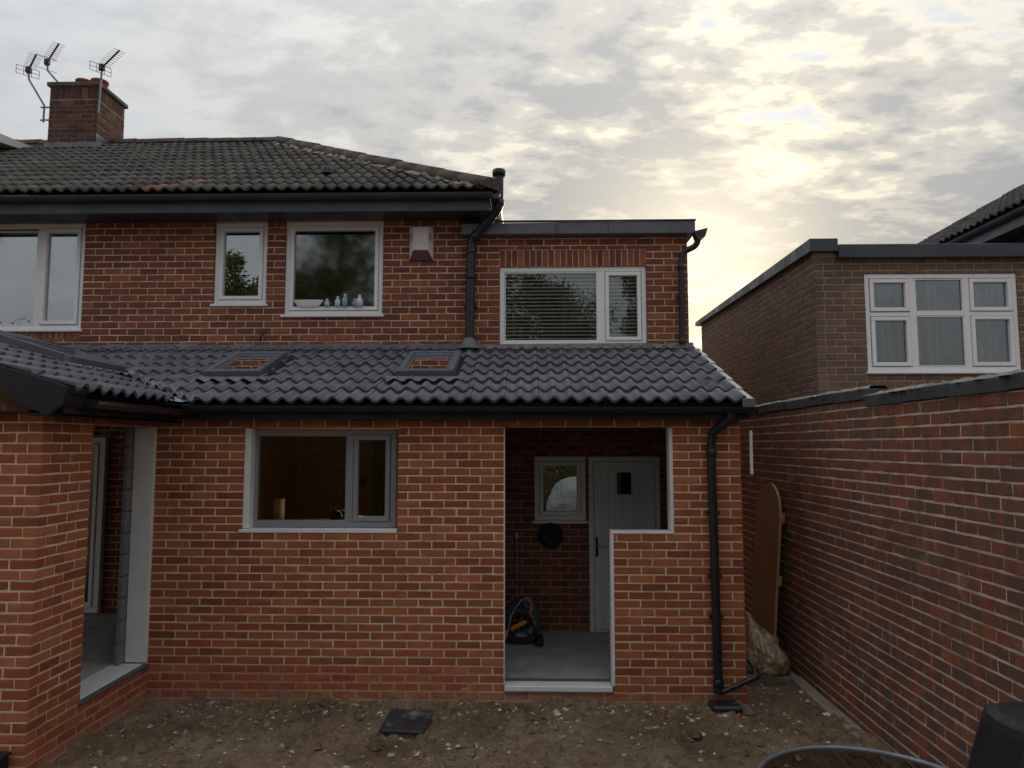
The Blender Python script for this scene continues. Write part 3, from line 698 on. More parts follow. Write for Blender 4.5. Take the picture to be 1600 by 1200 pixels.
# abutment flashing against the house, with welts
mb = MB(); x = RIDX + .15; rn = random.Random(5)
while x < -.80:
    x2 = min(x + rn.uniform(1.2, 1.5), -.795)
    mb.add([(x, HY - .006, lz(HY) + .085 + rn.uniform(-.004, .004)), (x2 + .03, HY - .006, lz(HY) + .085), (x2 + .03, HY - .012, lz(HY) + .03), (x, HY - .012, lz(HY) + .03)], [(0, 1, 2, 3)])
    mb.add([(x, HY - .012, lz(HY) + .03), (x2 + .03, HY - .012, lz(HY) + .03), (x2 + .03, HY - .17, lz(HY - .17) + .052), (x, HY - .17, lz(HY - .17) + .052)], [(0, 1, 2, 3)])
    mb.box(x2 - .004, x2 + .006, HY - .016, HY - .004, lz(HY) + .01, lz(HY) + .10); x = x2
mb.build('flashing', 'lead', ext)
mb = MB(); mb.add([(-.80, HY - .006, lz(HY) + .07), (1.97, HY - .006, lz(HY) + .085), (1.97, HY - .012, lz(HY) + .03), (-.80, HY - .012, lz(HY) + .02)], [(0, 1, 2, 3)])
mb.add([(-.80, HY - .012, lz(HY) + .02), (1.97, HY - .012, lz(HY) + .03), (1.97, HY - .15, lz(HY - .15) + .055), (-.80, HY - .15, lz(HY - .15) + .05)], [(0, 1, 2, 3)])
mb.build('flashing', 'mortarbed', ext)
# eaves: fascia, soffit, gutter
bx('fascia', 'blackdull', ext, wex - .05, VX - .02, EY + .035, EY + .055, SOFF - .005, EZ - .02)
bx('soffit', 'blackdull', ext, wex - .05, VX - .02, EY + .036, F - .002, SOFF - .004, SOFF + .008)
def gutter(parent, a, b, r=.056, mat='black', name='gutter'):
    a, b = Vector(a), Vector(b); d = (b - a).normalized(); s = d.cross(Vector((0, 0, 1))).normalized(); mb = MB(); n = 10
    for rr in (r, r - .004):
        pr = [s * (math.cos(math.pi * k / n) * rr) + Vector((0, 0, -math.sin(math.pi * k / n) * rr)) for k in range(n + 1)]
        mb.add([a + p for p in pr] + [b + p for p in pr], [(k, k + 1, n + 2 + k, n + 1 + k) for k in range(n)], True)
        if rr == r:
            for e in (a, b): mb.add([e + p for p in pr], [tuple(range(n + 1))])
    for sgn in (1, -1): mb.add([a + s * sgn * r, b + s * sgn * r, b + s * sgn * (r - .004), a + s * sgn * (r - .004)], [(0, 1, 2, 3)])
    g = mb.build(name, mat, parent)
    L_ = (b - a).length; k = 0.4
    while k < L_:
        c = a + d * k; q = MB(); pr = [s * (math.cos(math.pi * t / n) * (r + .004)) + Vector((0, 0, -math.sin(math.pi * t / n) * (r + .004))) for t in range(n + 1)]
        q.add([c + p for p in pr] + [c + d * .03 + p for p in pr], [(t, t + 1, n + 2 + t, n + 1 + t) for t in range(n)], True); q.build('bracket', mat, g); k += 0.95
    return g
gutter(ext, (wex + .05, EY - .03, EZ - .015), (VX - .0, EY - .03, EZ - .035))
# wing eaves and box end of the front verge
bx('fascia', 'blackdull', ext, wex - .07, wex - .05, GY0 + .05, EY + .05, SOFF - .03, EZ - .02)
bx('soffit', 'blackdull', ext, WX + .002, wex - .05, GY0 + .05, F - .05, SOFF - .03, SOFF - .018)
gutter(ext, (wex + .035, GY0 + .22, EZ - .05), (wex + .035, EY - .09, EZ - .05))
mb = MB()     # sloping verge board on the wing's front with the box end at its foot
def vz(x): return wz(x) + .03
for (xa, xb, dep) in ((-6.6, -4.42, .17), (-4.415, -3.62, .17)):
    mb.add([(xa, GY0, vz(xa)), (xb, GY0, vz(xb)), (xb, GY0, vz(xb) - dep), (xa, GY0, vz(xa) - dep), (xa, GY0 + .05, vz(xa)), (xb, GY0 + .05, vz(xb)), (xb, GY0 + .05, vz(xb) - dep), (xa, GY0 + .05, vz(xa) - dep)],
           [(0, 1, 2, 3), (4, 5, 1, 0), (1, 5, 6, 2), (3, 2, 6, 7), (0, 3, 7, 4)])
mb.build('verge_board', 'slate_fascia', ext).data.materials[0] = M['blackdull']
mb = MB(); xa, xb = -3.62, wex - .0
mb.add([(xa, GY0 - .006, vz(xa) + .005), (xb, GY0 - .006, vz(xb) + .005), (xb - .03, GY0 - .006, vz(xb) - .12), (xb - .13, GY0 - .006, vz(xb) - .20), (xa, GY0 - .006, vz(xa) - .20),
        (xa, GY0 + .24, vz(xa) + .005), (xb, GY0 + .24, vz(xb) + .005), (xb - .03, GY0 + .24, vz(xb) - .12), (xb - .13, GY0 + .24, vz(xb) - .20), (xa, GY0 + .24, vz(xa) - .20)],
       [(0, 1, 2, 3, 4), (9, 8, 7, 6, 5), (0, 5, 6, 1), (1, 6, 7, 2), (2, 7, 8, 3), (3, 8, 9, 4)])
mb.build('box_end', 'blackdull', ext)
bx('soffit', 'blackdull', ext, -6.6, WX, GY0 + .05, WY - .002, 2.56, 2.575)

# rooflights --------------------------------------------------
def rooflight(O, U, V, w, l, lab):
    U, V = Vector(U).normalized(), Vector(V).normalized(); Wn = U.cross(V).normalized(); mt = Matrix.Translation(Vector(O)) @ Matrix((U, V, Wn)).transposed().to_4x4()
    def part(nm, mat, boxes, parent):
        mb = MB()
        for b in boxes: mb.bbox(*b, b=.006)
        o = mb.build(nm, mat, parent); o.data.transform(mt); return o
    fr = part('rooflight', 'tile_new', [(0, w, 0, .075, 0, .095), (0, w, l - .07, l, 0, .105), (0, .065, .075, l - .07, .0, .10), (w - .065, w, .075, l - .07, .0, .10)], ext); fr['label'] = lab
    part('sash', 'slate_fascia', [(.066, w - .066, .076, .10, .03, .085), (.066, w - .066, l - .11, l - .071, .03, .09), (.066, .09, .10, l - .11, .03, .085), (w - .09, w - .066, .10, l - .11, .03, .085)], fr)
    part('pane', 'glass_roof', [(.09, w - .09, .10, l - .11, .062, .068)], fr)
    part('upstand', 'black', [(-.05, w + .05, -.02, l + .03, -.02, .030)], fr)
    # dressed apron that follows the tiles below
    mb = MB(); n = 40; a0 = []; a1 = []
    for i in range(n + 1):
        u = -.09 + (w + .18) * i / n; ph = math.cos(2 * math.pi * (u / (TW / 2))) ; a0.append((u, -.01, .035)); a1.append((u, -.15, .034 + .016 * ph))
    mb.add(a0 + a1, [(i, i + 1, n + 2 + i, n + 1 + i) for i in range(n)], True); o = mb.build('apron', 'lead', fr); o.data.transform(mt)
    # reveal well under the glass
    mb = MB(); mb.box(.066, .09, .1, l - .1, -.28, .03); mb.box(w - .09, w - .066, .1, l - .1, -.28, .03); mb.box(.066, w - .066, .07, .1, -.28, .03); mb.box(.066, w - .066, l - .11, l - .08, -.28, .03); mb.box(.066, w - .066, .07, l - .08, -.30, -.28)
    o = mb.build('well', 'roomdark', fr); o.data.transform(mt); return fr
for (a, b, c, d), lab in zip(VEL, ('rooflight nearer the valley', 'rooflight below the soil pipe')):
    rooflight((a, c, lz(c) + .03), (1, 0, 0), lv, b - a, slope_len(d - c), lab)
rooflight((-4.35, 6.55, wz(-4.35) + .03), (0, 1, 0), wv, 1.15, .80, 'rooflight on the wing roof')

# inner space seen through the openings
dw = window(ext, -5.95, -5.08, .36, 2.42, 8.42, [(-5.88, -5.15, .43, 2.35, True)], 'upvc', .07, .07, sill=False, glass='glass_dark', name='inner_door')
bx('wing_ceiling', 'roomdark', ext, -6.6, -3.53, WY + .1, HY - .01, 2.58, 2.60)
bricks.flush(300)

# ================================================================== MAIN HOUSE
house = thing('house', 'older red brick house with brown hipped roof and flat roofed side part', 'house')
hb = Wall(); HC = 0.0834; HM = 0.224; HB = 0.0
SOF = 5.08
W1 = (-7.7, -5.51, 3.745, SOF - .002); W2 = (-3.88, -3.225, 4.05, SOF - .01); W3 = (-3.0, -1.79, 3.91, SOF - .004); W4 = (-.36, 1.42, 3.53, 4.49)
IW = (.06, .665, 1.44, 2.19); ID = (.70, 1.54, .155, 2.19); KO = (-3.38, -.47, .16, 2.45)
hops = [W1, W2, W3, (W4[0], W4[1], W4[2], W4[3] + .215), IW, ID, KO]
XR = 1.92
hwall = core(FRONT(HY), -9.5, -.82, -.1, SOF + .1, 0.1, [W1, W2, W3, KO]).build('wall', 'mortar_old', house)
swall = core(FRONT(HY), -.819, XR, 2.9, 4.861, 0.1, [W4]).build('wall', 'mortar_old', house)
pwall = core(FRONT(HY), -.819, XR, -.1, 2.899, 0.1, [IW, ID, KO]).build('wall', 'mortar_nb', house)
bx('wall', 'roomdark', house, -.9, XR - .1, 13.9, 14.0, 0, 4.86)
lower_hide = lambda u, z: None
hb.lay(FRONT(HY), -8.6, -.82, 3.42, SOF + .02, HB, HC, HM, [W1, (W1[0], W1[1], W1[2] - .11, W1[2]), W2, W3], 'brick_old', hwall)
hb.lay(FRONT(HY), -.82, XR, 3.45, 4.87, HB, HC, HM, [(W4[0], W4[1], W4[2], W4[3] + .215)], 'brick_old', swall, phase=.06)
hb.lay(FRONT(HY), -.36, 1.62, .1, 2.75, HB, HC, HM, [IW, ID], 'brick_old', pwall, phase=.02)
hb.lay(FRONT(HY), -6.2, -4.4, .3, 2.6, HB, HC, HM, [(-5.95, -5.08, .2, 2.45)], 'brick_old', hwall, phase=.09)
# soldier course over the flat-roofed part's window, brick-on-edge sill under the wide window
n = 24; 
for i in range(n): hb.put(FRONT(HY), W4[0] + (i + .5) * (W4[1] - W4[0]) / n, W4[3] + .108, (W4[1] - W4[0]) / n - .009, .205, 'brick_old', swall)
n = 29
for i in range(n): hb.put(FRONT(HY), W1[0] + (i + .5) * (W1[1] - W1[0]) / n, W1[2] - .072, (W1[1] - W1[0]) / n - .009, .10, 'brick_old', hwall)
rs = core(RIGHT(XR), HY + .004, 14.0, 0, 4.87, .1).build('wall', 'mortar_old', house)
hb.lay(RIGHT(XR), HY + .10, 14.0, 2.0, 4.87, HB, HC, HM, (), 'brick_old', rs, seen=False)
# rest of the shell: floors, back, party wall
bx('inner_wall', 'roomdark', house, -9.5, -.47, 12.4, 12.5, 0, SOF); bx('inner_wall', 'roomdark', house, -9.5, XR - .2, 12.5, 12.6, 2.5, 4.9)
bx('inner_wall', 'roomdark', house, -4.62, -4.52, HY + .1, 12.4, 2.7, SOF); bx('inner_wall', 'roomdark', house, -1.15, -1.05, HY + .1, 12.4, 2.62, SOF); bx('inner_wall', 'roomdark', house, -3.14, -3.08, HY + .1, 12.4, 2.7, SOF)
bx('upper_floor', 'roomdark', house, -9.5, XR - .1, HY + .1, 12.5, 2.55, 2.75); bx('ceiling', 'roomdark', house, -9.5, -.82, HY - .35, 15.9, SOF + .03, SOF + .06)
bx('inner_wall', 'roomdark', house, XR - .2, XR - .1, HY + .1, 12.5, 0, 4.86); bx('inner_wall', 'roomdark', house, -9.6, -9.5, HY, 15.5, 0, SOF)
bx('wall', 'brick_old', house, -9.5, -.82, 15.4, 15.5, 0, SOF + .1); bx('wall', 'brick_old', house, -.92, -.82, HY + .1, 15.4, 2.7, SOF + .1)
# kitchen beyond the opening
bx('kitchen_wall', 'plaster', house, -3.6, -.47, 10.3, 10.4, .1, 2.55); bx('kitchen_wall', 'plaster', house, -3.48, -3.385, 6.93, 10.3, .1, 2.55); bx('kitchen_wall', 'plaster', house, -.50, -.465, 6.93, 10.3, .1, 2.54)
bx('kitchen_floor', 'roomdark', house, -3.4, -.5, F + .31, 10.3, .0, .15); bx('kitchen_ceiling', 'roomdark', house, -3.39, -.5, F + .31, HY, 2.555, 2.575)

# windows of the house
def ywin(o): return HY + .022
w = window(house, *W1, ywin(0), [(W1[0] + .06, -6.12, W1[2] + .06, W1[3] - .085, False), (-6.05, W1[1] - .06, W1[2] + .06, W1[3] - .06, True)]); bar(w, 'upvc', -6.12, -6.05, HY + .023, HY + .09, W1[2] + .055, W1[3] - .055)
w['label'] = 'wide white window beside the frame edge'
w = window(house, *W2, ywin(0), [(W2[0] + .055, W2[1] - .055, W2[2] + .055, W2[3] - .055, True)])
w = window(house, *W3, ywin(0), [(W3[0] + .055, W3[1] - .055, W3[2] + .055, W3[3] - .055, True)], glass='glass_obscure', sillw=.05); w['label'] = 'bathroom window of patterned glass'
w = window(house, *W4, ywin(0), [(W4[0] + .06, .83, W4[2] + .05, W4[3] - .06, False), (.92, W4[1] - .06, W4[2] + .05, W4[3] - .06, True)], sill=False, glass='glass_clear'); bar(w, 'upvc', .83, .92, HY + .023, HY + .09, W4[2] + .05, W4[3] - .055)
# old back door and window inside the porch
w = window(house, *IW, HY + .0, [(IW[0] + .055, IW[1] - .055, IW[2] + .055, IW[3] - .055, True)], sillw=.03); w['label'] = 'old white window beside the back door'
dr = bx('door', 'upvc', house, ID[0] + .062, ID[1] - .06, HY + .03, HY + .07, ID[2] + .03, ID[3] - .06, b=.004); dr['label'] = 'white panelled back door with small square light'
for a in ((ID[0], ID[0] + .058, ID[2], ID[3]), (ID[1] - .056, ID[1], ID[2], ID[3]), (ID[0] + .058, ID[1] - .056, ID[3] - .056, ID[3]), (ID[0] + .058, ID[1] - .056, ID[2], ID[2] + .026)):
    bx('door_frame', 'upvc', dr, a[0], a[1], HY - .002, HY + .08, a[2], a[3], b=.004)
for c in ((ID[0] + .065, ID[0] + .15, ID[2] + .03, ID[3] - .062), (ID[1] - .148, ID[1] - .062, ID[2] + .03, ID[3] - .062), (ID[0] + .152, ID[1] - .15, ID[3] - .155, ID[3] - .062), (ID[0] + .152, ID[1] - .15, ID[2] + .03, ID[2] + .14)): bx('stile', 'upvc', dr, c[0], c[1], HY + .006, HY + .031, c[2], c[3], b=.005)
nb_ = 7; px0, px1 = ID[0] + .165, ID[1] - .163
for i in range(nb_):
    a = px0 + i * (px1 - px0) / nb_
    if 1 < i < 5:
        bx('board', 'upvc', dr, a + .004, a + (px1 - px0) / nb_ - .004, HY + .014, HY + .032, ID[2] + .16, 1.72, b=.003); bx('board', 'upvc', dr, a + .004, a + (px1 - px0) / nb_ - .004, HY + .014, HY + .032, 2.03, ID[3] - .15, b=.003)
    else: bx('board', 'upvc', dr, a + .004, a + (px1 - px0) / nb_ - .004, HY + .014, HY + .032, ID[2] + .16, ID[3] - .15, b=.003)
mb = MB(); gx0, gx1 = px0 + 2 * (px1 - px0) / nb_, px0 + 5 * (px1 - px0) / nb_
for c in ((gx0, gx1, 1.72, 1.745), (gx0, gx1, 2.005, 2.03), (gx0, gx0 + .025, 1.745, 2.005), (gx1 - .025, gx1, 1.745, 2.005)): mb.bbox(c[0], c[1], HY + .008, HY + .034, c[2], c[3], b=.003)
mb.build('light_frame', 'upvc', dr); bx('pane', 'glass_dark', dr, gx0 + .025, gx1 - .025, HY + .02, HY + .024, 1.745, 2.005)
bx('pane_back', 'roomdark', dr, gx0 + .025, gx1 - .025, HY + .026, HY + .0285, 1.745, 2.005)
mb = MB(); mb.bbox(ID[0] + .075, ID[0] + .105, HY - .006, HY + .0055, 1.02, 1.25, b=.003); mb.build('handle_plate', 'black', dr)
mb = MB(); mb.tube([(ID[0] + .09, HY + .02, 1.15), (ID[0] + .09, HY - .03, 1.15), (ID[0] + .12, HY - .035, 1.15), (ID[0] + .20, HY - .032, 1.145)], .009, 8); mb.build('handle', 'chrome', dr)

# upper eaves -----------------------------------------------------
UE, UZ, US = 8.05, 5.30, 0.585; RY = 12.0; RZ = UZ + US * (RY - UE); HX = -.44   # hip corner at the eave
RX = HX - (RY - UE)
bx('soffit', 'navy', house, -9.5, HX - .04, UE + .06, HY - .002, SOF, SOF + .012)
bx('fascia', 'soffit', house, -9.5, HX - .02, UE + .04, UE + .06, SOF - .015, UZ - .03)
bx('fascia', 'soffit', house, HX - .04, HX - .02, UE + .06, 15.9, SOF - .015, UZ - .03)
bx('soffit', 'navy', house, -.82, HX - .04, HY - .002, 15.9, SOF, SOF + .012)
gutter(house, (-9.5, UE - .015, UZ - .045), (HX + .02, UE - .015, UZ - .055), .062, 'navy')
gutter(house, (HX + .045, UE - .02, UZ - .055), (HX + .045, 15.8, UZ - .045), .062, 'navy')
# hipped roof
rf = MB(); z_ = -.02
A_, B_, C_, D_ = (-9.5, UE, UZ + z_), (HX, UE, UZ + z_), (RX, RY, RZ + z_), (-9.5, RY, RZ + z_); E_, G_ = (HX, 2 * RY - UE, UZ + z_), (-9.5, 2 * RY - UE, UZ + z_)
rf.add([A_, B_, C_, D_], [(0, 1, 2, 3)]); rf.add([B_, E_, C_], [(0, 1, 2)]); rf.add([E_, G_, D_, C_], [(0, 1, 2, 3)])
roof = rf.build('roof', 'blackdull', house)
ht = Tiles(); uvv = Vector((0, 1, US)).normalized(); ul = lambda dy: dy * math.sqrt(1 + US * US); RW = .292; nc = 33; rx0 = HX - .02 - nc * RW
hn = Vector((ul(RY - UE), (RY - UE))).normalized()
def red(c, r):
    gx = rx0 + c * RW
    if (r == 1 and -4.3 < gx < -4.0) or (r == 0 and -4.6 < gx < -4.3): return 'tile_red'
NR = 13; UG = ul(RY - UE) / NR
ht.lay(roof, (rx0, UE - .03, UZ - .01), (1, 0, 0), uvv, RW, UG, nc, NR, .036, 'tile_old', cuts=[(HX - rx0 - .06, 0, hn.x, hn.y)], mats=red, u0=0)
sl_ = Vector((-1, 0, US)).normalized()
ht.lay(roof, (HX + .03, UE, UZ - .01), (0, 1, 0), sl_, RW, UG, 27, NR, .036, 'tile_old', cuts=[(.05, 0, -hn.x, hn.y), (2 * (RY - UE) - .05, 0, hn.x, hn.y)], seen=False)
ht.flush(300)
def caps(parent, a, b, n, r, mat, name):
    a, b = Vector(a), Vector(b); d = (b - a).normalized(); s = d.cross(Vector((0, 0, 1))).normalized(); u = s.cross(d)
    for i in range(n):
        p, q = a.lerp(b, i / n), a.lerp(b, (i + 1.06) / n); rp = [(s * math.cos(math.pi * k / 8) * r * 1.1 + u * (math.sin(math.pi * k / 8) * r)) for k in range(9)]
        mb = MB(); k2 = .94; jz = Vector((0, 0, random.uniform(-.006, .008)))
        mb.add([p + x + jz for x in rp] + [q + x * k2 + jz for x in rp], [(k, k + 1, 10 + k, 9 + k) for k in range(8)], True); mb.add([p + x + jz for x in rp], [tuple(range(9))])
        o = mb.build(name, mat, parent); md = o.modifiers.new('solid', 'SOLIDIFY'); md.thickness = .014
caps(house, (HX - .02, UE + .02, UZ + .02), (RX, RY, RZ + .01), 12, .125, 'ridge', 'hip_tile')
caps(house, (RX, RY, RZ + .0), (-9.5, RY, RZ + .0), 12, .12, 'ridge', 'ridge_tile')
bedding('mortar_bedding', [(HX - .17, UE + .03, UZ + .02), (RX - .13, RY - .07, RZ - .03)], .17, .05, house, seed=8, n=90, j=.7)
mb = MB(); mb.lathe((-2.62, 8.9, UZ + US * .85 + .03), [(.0, .12), (.06, .11), (.09, .05), (.10, 0)], 10); mb.build('roof_vent', 'blackdull', house)

# flat roof over the side part
fr_ = MB(); fr_.add([(-.82, 8.36, 4.862), (1.99, 8.36, 4.862), (1.99, 8.36, 5.012), (-.82, 8.36, 4.99), (-.82, 14.1, 4.862), (1.99, 14.1, 4.862), (1.99, 14.1, 5.012), (-.82, 14.1, 4.99)],
    [(0, 1, 2, 3), (1, 5, 6, 2), (3, 2, 6, 7), (4, 7, 6, 5), (0, 4, 5, 1)])
fr_.build('flat_roof', 'slate_fascia', house)
for x in (-.28, .33, .95): bx('fascia_joint', 'soffit', house, x, x + .006, 8.352, 8.359, 4.866, 4.985)
bx('roof_drip', 'blackdull', house, -.83, 2.0, 8.345, 8.40, 5.012, 5.024)

# chimney -----------------------------------------------------------
CX0, CX1, CY0, CY1, CZ = -8.27, -7.43, 11.6, 12.4, 8.50
M['mortar_ch'] = mortar_mat('mortar_chimney', (0.25, 0.19, 0.15), (0.08, 0.06, 0.05), 0.9)
ch = bx('chimney', 'mortar_ch', house, CX0, CX1, CY0, CY1, 6.9, CZ)
cw = Wall(); cw.lay(FRONT(CY0), CX0, CX1, 7.3, CZ - .22, 0, HC, HM, (), 'brick_ch', ch, depth=.05, seen=False); cw.lay(RIGHT(CX1), CY0, CY1, 7.3, CZ - .22, 0, HC, HM, (), 'brick_ch', ch, depth=.05, phase=.1, seen=False)
for i in range(9): cw.put(FRONT(CY0), CX0 + (i + .5) * .0933, CZ - .11, .083, .20, 'brick_ch', ch, .05, False)
for i in range(8): cw.put(RIGHT(CX1), CY0 + (i + .5) * .1, CZ - .11, .09, .20, 'brick_ch', ch, .05, False)
cw.flush(0)
mb = MB(); mb.bbox(CX0 - .045, CX1 + .045, CY0 - .045, CY1 + .045, CZ, CZ + .075, b=.012); mb.build('cap', 'ridge', ch)
for px in (CX0 + .43, CX0 + .70):
    mb = MB(); mb.lathe((px, CY0 + .25, CZ + .075), [(.13, 0), (.13, .10), (.145, .11), (.145, .145), (.12, .15), (.11, .05)], 18); mb.build('chimney_pot', 'terracotta', ch)
mb = MB(); zf = UZ + US * (CY0 - UE)
for i in range(10):
    x = CX0 - .05 + i * .1; mb.add([(x, CY0 - .012, zf + .13 + random.uniform(-.02, .02)), (x + .102, CY0 - .012, zf + .13), (x + .102, CY0 - .015, zf + .04), (x, CY0 - .015, zf + .04)], [(0, 1, 2, 3)])
    mb.add([(x, CY0 - .015, zf + .04), (x + .102, CY0 - .015, zf + .04), (x + .102, CY0 - .16, zf - .02), (x, CY0 - .16, zf - .03)], [(0, 1, 2, 3)])
mb.box(CX1 + .008, CX1 + .014, CY0 - .01, CY1 - .3, zf, zf + .28); mb.build('flashing', 'lead', ch)
# pale dormer edge on the adjoining half of the roof
dm = MB(); dm.add([(-8.55, 9.2, 6.92), (-8.55, 11.75, 7.36), (-8.55, 11.75, 7.46), (-8.55, 9.2, 7.14), (-9.4, 9.2, 6.92), (-9.4, 11.75, 7.36), (-9.4, 11.75, 7.46), (-9.4, 9.2, 7.14)],
    [(0, 1, 2, 3), (4, 7, 6, 5), (3, 2, 6, 7), (0, 3, 7, 4), (0, 4, 5, 1)]); dm.build('dormer_edge', 'board', house)
hb.flush(300)

# ================================================================== NEIGHBOUR HOUSE
nbh = thing('neighbour_house', 'brown brick neighbouring house with flat roofed side part beyond the wall', 'house')
nbw = Wall(); NX = 3.44; NW = (4.03, 5.83, 3.20, 4.38)
nfw = core(FRONT(HY), NX, 6.6, 0, 4.72, .1, [NW]).build('wall', 'mortar_nb', nbh); nbw.lay(FRONT(HY), NX - .006, 6.6, 2.4, 4.6, HB, HC, HM, [NW], 'brick_nb', nfw, phase=.08, quoin=(0, -1))
nlw = core(LEFT(NX), HY + .101, 14.1, 0, 4.72, .1).build('wall', 'mortar_nb', nbh); nbw.lay(LEFT(NX), HY - .006, 14.1, 2.2, 4.72, HB, HC, HM, (), 'brick_nb', nlw, phase=.02, quoin=(1, -1))
w = window(nbh, *NW, HY + .01, [(4.09, 4.56, 3.26, 3.86, True), (4.09, 4.56, 3.92, 4.32, True), (4.63, 5.20, 3.26, 3.87, False), (4.63, 5.20, 3.92, 4.32, False), (5.27, 5.77, 3.26, 3.87, True), (5.27, 5.77, 3.92, 4.32, True)], glass='glass_clear')
for c in ((4.56, 4.63, 3.255, 4.325), (5.20, 5.27, 3.255, 4.325)): bar(w, 'upvc', c[0], c[1], HY + .011, HY + .075, c[2], c[3])
for c in ((4.085, 4.56, 3.865, 3.915), (4.63, 5.20, 3.872, 3.918), (5.27, 5.775, 3.872, 3.918)): bx('transom', 'upvc', w, c[0], c[1], HY + .012, HY + .074, c[2], c[3], b=.004)
bx('inner_wall', 'roomdark', nbh, NX + .1, 8, 11.5, 11.6, 0, 4.7); bx('inner_wall', 'roomdark', nbh, 6.2, 6.3, HY + .1, 11.5, 0, 4.7)
# lifted roof edge at the corner, flat roof behind
bx('fascia', 'navy', nbh, 3.70, 6.6, HY - .10, HY - .02, 4.555, 4.72, b=.006)
fl = MB(); fl.add([(3.36, HY - .1, 4.64), (3.36, 14.3, 4.72), (3.36, 14.3, 4.80), (3.36, HY - .1, 4.79), (3.69, HY - .1, 4.64), (3.69, 14.3, 4.72), (3.69, 14.3, 4.80), (3.69, HY - .1, 4.79)],
    [(0, 3, 2, 1), (0, 4, 7, 3), (3, 7, 6, 2), (4, 5, 6, 7), (0, 1, 5, 4)]); fl.build('roof_edge', 'navy', nbh)
bx('flat_roof', 'navy', nbh, 3.69, 6.6, HY - .02, 14.2, 4.62, 4.70)
# its main block and hipped roof
mw = core(LEFT(6.6), HY, 15.5, 0, SOF + .1, .1).build('wall', 'mortar_nb', nbh); nbw.lay(LEFT(6.6), HY, 15.5, 4.6, SOF, HB, HC, HM, (), 'brick_nb', mw, seen=False)
bx('wall', 'brick_nb', nbh, 6.61, 12.0, HY + .002, HY + .1, 0, SOF)
bx('soffit', 'soffit', nbh, 6.18, 6.6, UE + .06, 15.9, SOF, SOF + .012); bx('fascia', 'slate_fascia', nbh, 6.16, 6.18, UE + .05, 15.9, SOF - .015, UZ - .03)
gutter(nbh, (6.12, UE, UZ - .05), (6.12, 15.8, UZ - .05), .062, 'navy')
rf = MB(); nx_, nr_ = 6.12, 6.12 + (RY - UE); rf.add([(nx_, UE, UZ), (nx_, 2 * RY - UE, UZ), (nr_, RY, RZ), (13, RY, RZ), (13, UE, UZ), (13, 2 * RY - UE, UZ)], [(0, 1, 2), (0, 2, 3, 4), (1, 5, 3, 2)])
nroof = rf.build('roof', 'blackdull', nbh); nt_ = Tiles()
nt_.lay(nroof, (nx_ - .03, 2 * RY - UE, UZ - .0), (0, -1, 0), Vector((1, 0, US)), RW, UG, 27, NR, .036, 'tile_old', cuts=[(.05, 0, -hn.x, hn.y), (2 * (RY - UE) - .05, 0, hn.x, hn.y)], seen=False); nt_.flush(0)
nbw.flush(300)
# net curtain
mb = MB(); n = 150; vs = []
for i in range(n + 1):
    x = 4.06 + (5.80 - 4.06) * i / n; y = HY + .19 + .040 * math.sin(i * .62) + .035 * math.sin(i * .23 + 1) + .02 * math.sin(i * 1.31)
    vs += [(x, y, 3.22), (x + .012 * math.sin(i * .3), y + .01, 4.36)]
mb.add(vs, [(2 * i, 2 * i + 2, 2 * i + 3, 2 * i + 1) for i in range(n)], True)
tag(mb.build('net_curtain', 'net'), "pale net curtain hanging behind the neighbour's six-light window", 'curtain')

# ================================================================== BOUNDARY WALL
bw = thing('boundary_wall', 'tall weathered brick boundary wall with dark coping along the passage', 'wall')
bl = Wall(); BX = 2.72; BCs = .0857; BMo = .2275; ST = 5.78
c1 = core(LEFT(BX), 1.2, ST, -.15, 2.632, .215).build('wall', 'mortar_side', bw); bl.lay(LEFT(BX), 1.2, ST, 0, 2.632, 2.632 - 31 * BCs, BCs, BMo, (), 'brick_side', c1, proud=.004, perp=.007)
c2 = core(LEFT(BX), ST + .001, 10.5, -.15, 2.692, .215).build('wall', 'mortar_side', bw); bl.lay(LEFT(BX), ST + .004, 10.5, 0, 2.692, 2.632 - 31 * BCs, BCs, BMo, (), 'brick_side', c2, proud=.004, perp=.007)
bl.flush(300)
def coping(y0, y1, z, n):
    for i in range(n):
        a, b = y0 + (y1 - y0) * i / n, y0 + (y1 - y0) * (i + 1) / n - .005; jz = random.uniform(-.004, .004)
        mb = MB(); mb.bbox(BX - .022, BX + .235, a, b, z + jz, z + .092 + jz, b=.007); o = mb.build('coping_stone', 'slate_fascia', bw); o.data.materials[0] = M['coping']
    bedding('coping_mortar', [(BX + .10, y0, z + .085), (BX + .10, y1 - .01, z + .085)], .235, .035, bw, seed=int(z * 100), n=110, j=.35)
M['coping'] = plain('coping_stone', (0.070, 0.074, 0.082), 0.7, 0.3, 0.35, 5, bump=0.4, dirt=((0.16, 0.15, 0.14), 0.5))
coping(1.2, ST, 2.636, 8); coping(ST, 10.5, 2.697, 8)

